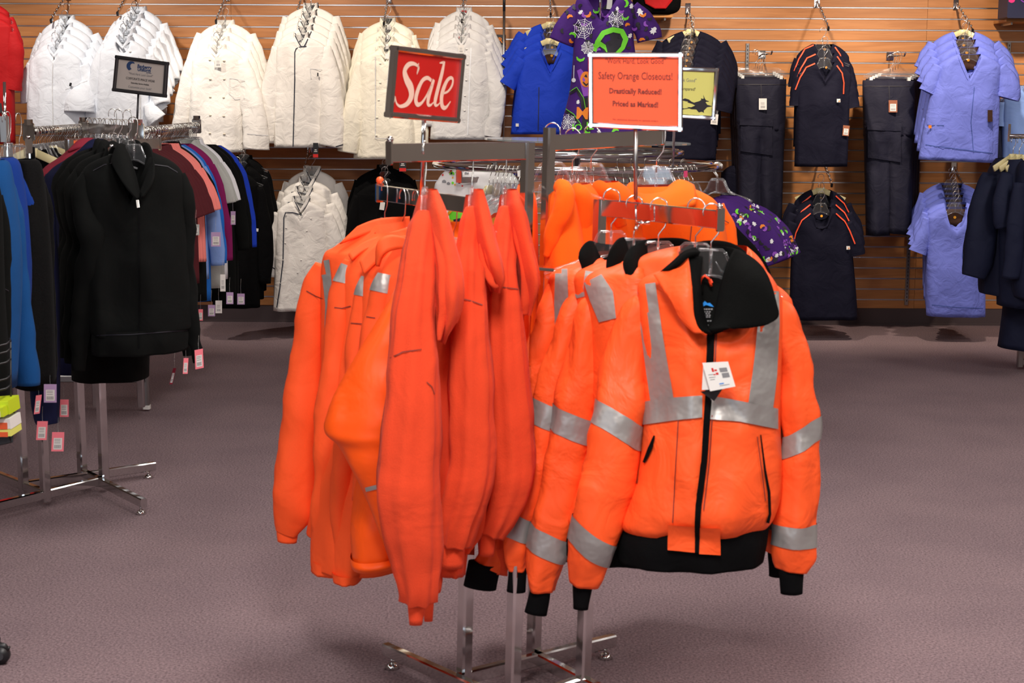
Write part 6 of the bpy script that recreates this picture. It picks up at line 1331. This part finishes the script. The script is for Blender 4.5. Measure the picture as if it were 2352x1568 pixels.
# hang tags
def htag(name_label, x0, y0, x1, y1, Y, mat, sk=0, sy=0):
    r = tag_card('hang_tag', name_label, [(x0 + sk, y0), (x1 + sk, y0 + sy), (x1, y1 + sy), (x0, y1)], Y, mat, None)
    xm = (x0 + x1) / 2 + sk; O = r.parent.location; MB().tube([P(xm, y0 + 3, Y) - O, P(xm - 1, y0 - 14, Y + .05) - O, P(xm, y0 - 34, Y + .10) - O], .0007, 4).build('string', clearp, r.parent, True)
htag('lilac price tag below the speckled jacket', 101, 882, 130, 924, 4.95, lilacp); htag('narrow pink price tag turned sideways left of the lilac one', 78, 908, 91, 951, 4.95, pinkp, 5, -2)
htag('dusky pink price tag right of the navy garment end', 137, 917, 158, 957, 5.3, pinkp); htag('pink price tag below the navy garment end', 83, 967, 107, 1010, 4.9, pinkp, 3, 0)
htag('lowest pink price tag, with a white barcode label', 118, 992, 146, 1036, 4.9, pinkp, 2, 0)
htag('pink and white price tag at the right cuff of the black jacket', 449, 804, 468, 848, 5.1, pinkp, -2, -4); htag('small pink price tag left of the black jacket cuff tag', 420, 822, 431, 858, 5.2, pinkp, 2, 0)
htag('thin dark red tag under the black jacket hem', 389, 845, 396, 882, 5.4, m_crim, 9, 0); htag('pink tag right of the black jacket elbow hem', 456, 710, 466, 736, 6.9, pinkp)
for x0, y0, x1, y1, Y, mt, l in ((485, 533, 507, 566, 6.6, lilacp, 'lilac-edged price tag beside the magenta top'), (431, 505, 441, 552, 6.4, lilacp, 'narrow lilac tag under the maroon sleeves'), (443, 515, 458, 540, 6.45, m_greyk, 'grey fabric swatch tag under the maroon sleeves'), (506, 630, 518, 669, 6.7, whitep, 'white double price tag below the white polo'),
                               (520, 671, 536, 698, 6.8, lilacp, 'lilac price tag near the floor, left of two'), (545, 674, 562, 699, 7.2, lilacp, 'lilac price tag near the floor, right of two'), (478, 700, 494, 726, 6.9, lilacp, 'pale tag low under the black tops'), (495, 690, 510, 719, 6.9, whitep, 'pale white tag low under the black tops'), (530, 485, 541, 516, 7.3, lilacp, 'lilac tag right of the magenta sleeve')):
    htag(l, x0, y0, x1, y1, Y, mt)
# chrome sign stem at far left
q = P(12, 326, 5.35); t = thing('sign_stem', 'chrome upright stem with a collar at the far left', 'pole', q)
tp = P(10, 188, 5.35) - q; MB().tube([(0, 0, -.02), tp], .0055, 8).build('stem', chrome, t, True)
m = MB(); m.beam((0, 0, .0), (0, 0, .09), .03, .03, up=(1, 0, 0)); m.build('collar', brushed, t)
MB().ball((.0, -.0, .10), .009, 8).build('knob', chrome, t, True)
# black wire basket with boxes
bo = P(-60, 1010, 4.5); t = thing('wire_basket', 'black wire display basket cut off by the left edge', 'basket', bo)
def bl(x, y, dy=0.0): return P(x, y, 4.5 + dy) - bo
for y in (788, 806, 830, 868, 890, 925, 948): 
    MB().tube([bl(-90, y + 14, -.02), bl(-20, y + 10, -.05), bl(14, y + 2, -.04), bl(24, y - 6, .02), bl(22, y - 10, .12)], .0035, 6).build('wire', blackm, t, True)
for x, dy in ((24, .02), (-30, -.05)): MB().tube([bl(x, 782, dy), bl(x + 2, 1000, dy)], .003, 6).build('upright', blackm, t, True)
m = MB(); m.beam(bl(-90, 1024, -.03), bl(22, 998, -.03), .02, .05); m.beam(bl(22, 998, -.03), bl(30, 985, .14), .02, .05); m.beam(bl(-90, 1010, .06), bl(26, 990, .06), .16, .008); m.build('tray', blackm, t)
for k, y in enumerate((945, 968)): MB().tube([bl(26, y, .03), bl(34, y + 2, .03), bl(34, y + 8, .03), bl(26, y + 10, .03)], .0025, 6).build('catch', blackm, t, True)
lime = plain('lime_card', srgb(190, 210, 30), .5); yel = plain('yellow_card', srgb(225, 225, 110), .5); orc = plain('orange_card', srgb(225, 90, 40), .5)
def carton(label, x0, y0, x1, y1, Y, mat, pr, depth=.10):
    a, b, c_ = P(x0, y0, Y), P(x1, y0 - 5, Y), P(x0, y1, Y); t = thing('carton', label, 'box', c_, 0, 'small boxes in the wire basket')
    w, h = b.x - a.x, a.z - c_.z; MB().beam((0, depth / 2, h / 2), (w, depth / 2, h / 2 + .006), depth, h, ch=.03).build('box', mat, t)
    MB().box((w * .55, -.002, h * .5), (w * .7, .002, h * .6)).build('label_print', pr, t)
carton('lime green small box on top in the wire basket', -40, 925, 21, 956, 4.44, lime, whitep); carton('lime and white small box leaning in front of the top one', -50, 940, 7, 962, 4.40, lime, whitep)
carton('white and orange small box in the middle of the basket', -40, 965, 24, 990, 4.44, whitep, orc); carton('pale yellow small box at the bottom of the basket', -40, 988, 25, 1006, 4.44, yel, orc)
pf = bl(-190, 1000, .10); MB().beam((pf.x, pf.y, -bo.z), (pf.x, pf.y, pf.z + .5), .03, .03, up=(1, 0, 0)).build('stand_post', blackm, t)
m = MB(); m.beam(bl(-80, 1012, .08), bl(-200, 1020, .10), .03, .03); m.beam((pf.x - .22, pf.y, .02 - bo.z), (pf.x + .02, pf.y, .02 - bo.z), .04, .03); m.beam((pf.x, pf.y - .2, .02 - bo.z), (pf.x, pf.y + .1, .02 - bo.z), .04, .03); m.build('stand_foot', blackm, t)
# caster at lower left
q = PZ(2, 1524, 0.0); t = thing('caster', 'black caster wheel at the lower left edge of the floor', 'wheel', q)
MB().disc((0, 0, .026), .026, .02, 24, 'y').build('wheel', blackm, t, True); m = MB(); m.tube([(-.022, -.0, .046), (-.006, 0, .056), (.012, 0, .052), (.024, 0, .040)], [.008, .010, .009, .006], 8); m.beam((.019, 0, .040), (.027, 0, .050), .008, .006); m.build('fork', blackm, t, True)
MB().beam((-.30, .02, .10), (-.004, .0, .062), .03, .022).build('base_arm', blackm, t)
MB().disc((0, -.011, .026), .012, .004, 16, 'y').build('hub', plain('hub_grey', (.04, .04, .045), .5), t)
# navy tops at the right edge
GR = 'navy scrub tops on the right edge rack'
def rt(label, cx, ty, Y, body, slv, seed):
    c = Cloth('scrub_top', label, 'scrub top', cx, ty, Y, 0, GR)
    c.loft('body', m_navy2, body, 30, 5, (.014, 4, seed), .02); c.tube('sleeve', m_navy2, slv, 18, 5, .55, .01, seed)
    return c
rt('navy scrub top farthest left on the right edge rack, wide sleeve swung outwards', 2300, 365, 8.75, [(2288, 364, 2318, 362, .05), (2272, 390, 2335, 392, .08), (2262, 440, 2345, 440, .10), (2252, 560, 2348, 560, .12), (2250, 650, 2320, 660, .12), (2252, 672, 2310, 678, .11)], [(2276, 400, 20, -.05), (2262, 470, 34, -.08), (2254, 540, 38, -.10), (2246, 600, 36, -.10), (2236, 636, 26, -.10)], 1)
rt('navy scrub top second from the left on the right edge rack', 2328, 368, 8.65, [(2316, 366, 2346, 364, .05), (2304, 395, 2365, 396, .08), (2296, 460, 2372, 460, .10), (2290, 600, 2380, 600, .12), (2292, 700, 2370, 705, .12)], [(2316, 400, 16, -.06), (2306, 450, 22, -.10), (2302, 490, 24, -.12), (2306, 522, 20, -.12)], 2)
rt('long navy garment hanging lowest at the right edge', 2345, 366, 8.85, [(2335, 368, 2365, 366, .05), (2322, 395, 2390, 396, .08), (2316, 500, 2400, 500, .10), (2306, 700, 2400, 700, .12), (2294, 796, 2400, 806, .12)], [(2330, 420, 16, -.04), (2322, 560, 20, -.05), (2318, 690, 20, -.05)], 3)
rt('dark navy scrub top in front at the right edge', 2362, 372, 8.55, [(2346, 370, 2380, 368, .05), (2335, 400, 2410, 400, .08), (2326, 520, 2410, 520, .10), (2320, 640, 2410, 640, .12), (2326, 680, 2410, 690, .12)], [(2342, 420, 14, -.06), (2334, 500, 20, -.08), (2328, 580, 22, -.08), (2322, 640, 20, -.08)], 4)
for k in range(5): hang('cream', P(2326 + 14 * k, 366 + 1 * k, 8.7), math.radians(35), ('leftmost', 'second', 'third', 'fourth', 'rightmost')[k] + ' cream hanger on the rail at the right edge', 'hangers on the right edge rack', True)
# ------------------------------------------------------------------ tidy: drop the prototypes parked under the floor
for p in PROTO:
    for c in kids(p):
        for g in kids(c): bpy.data.objects.remove(g)
        bpy.data.objects.remove(c)
    bpy.data.objects.remove(p)
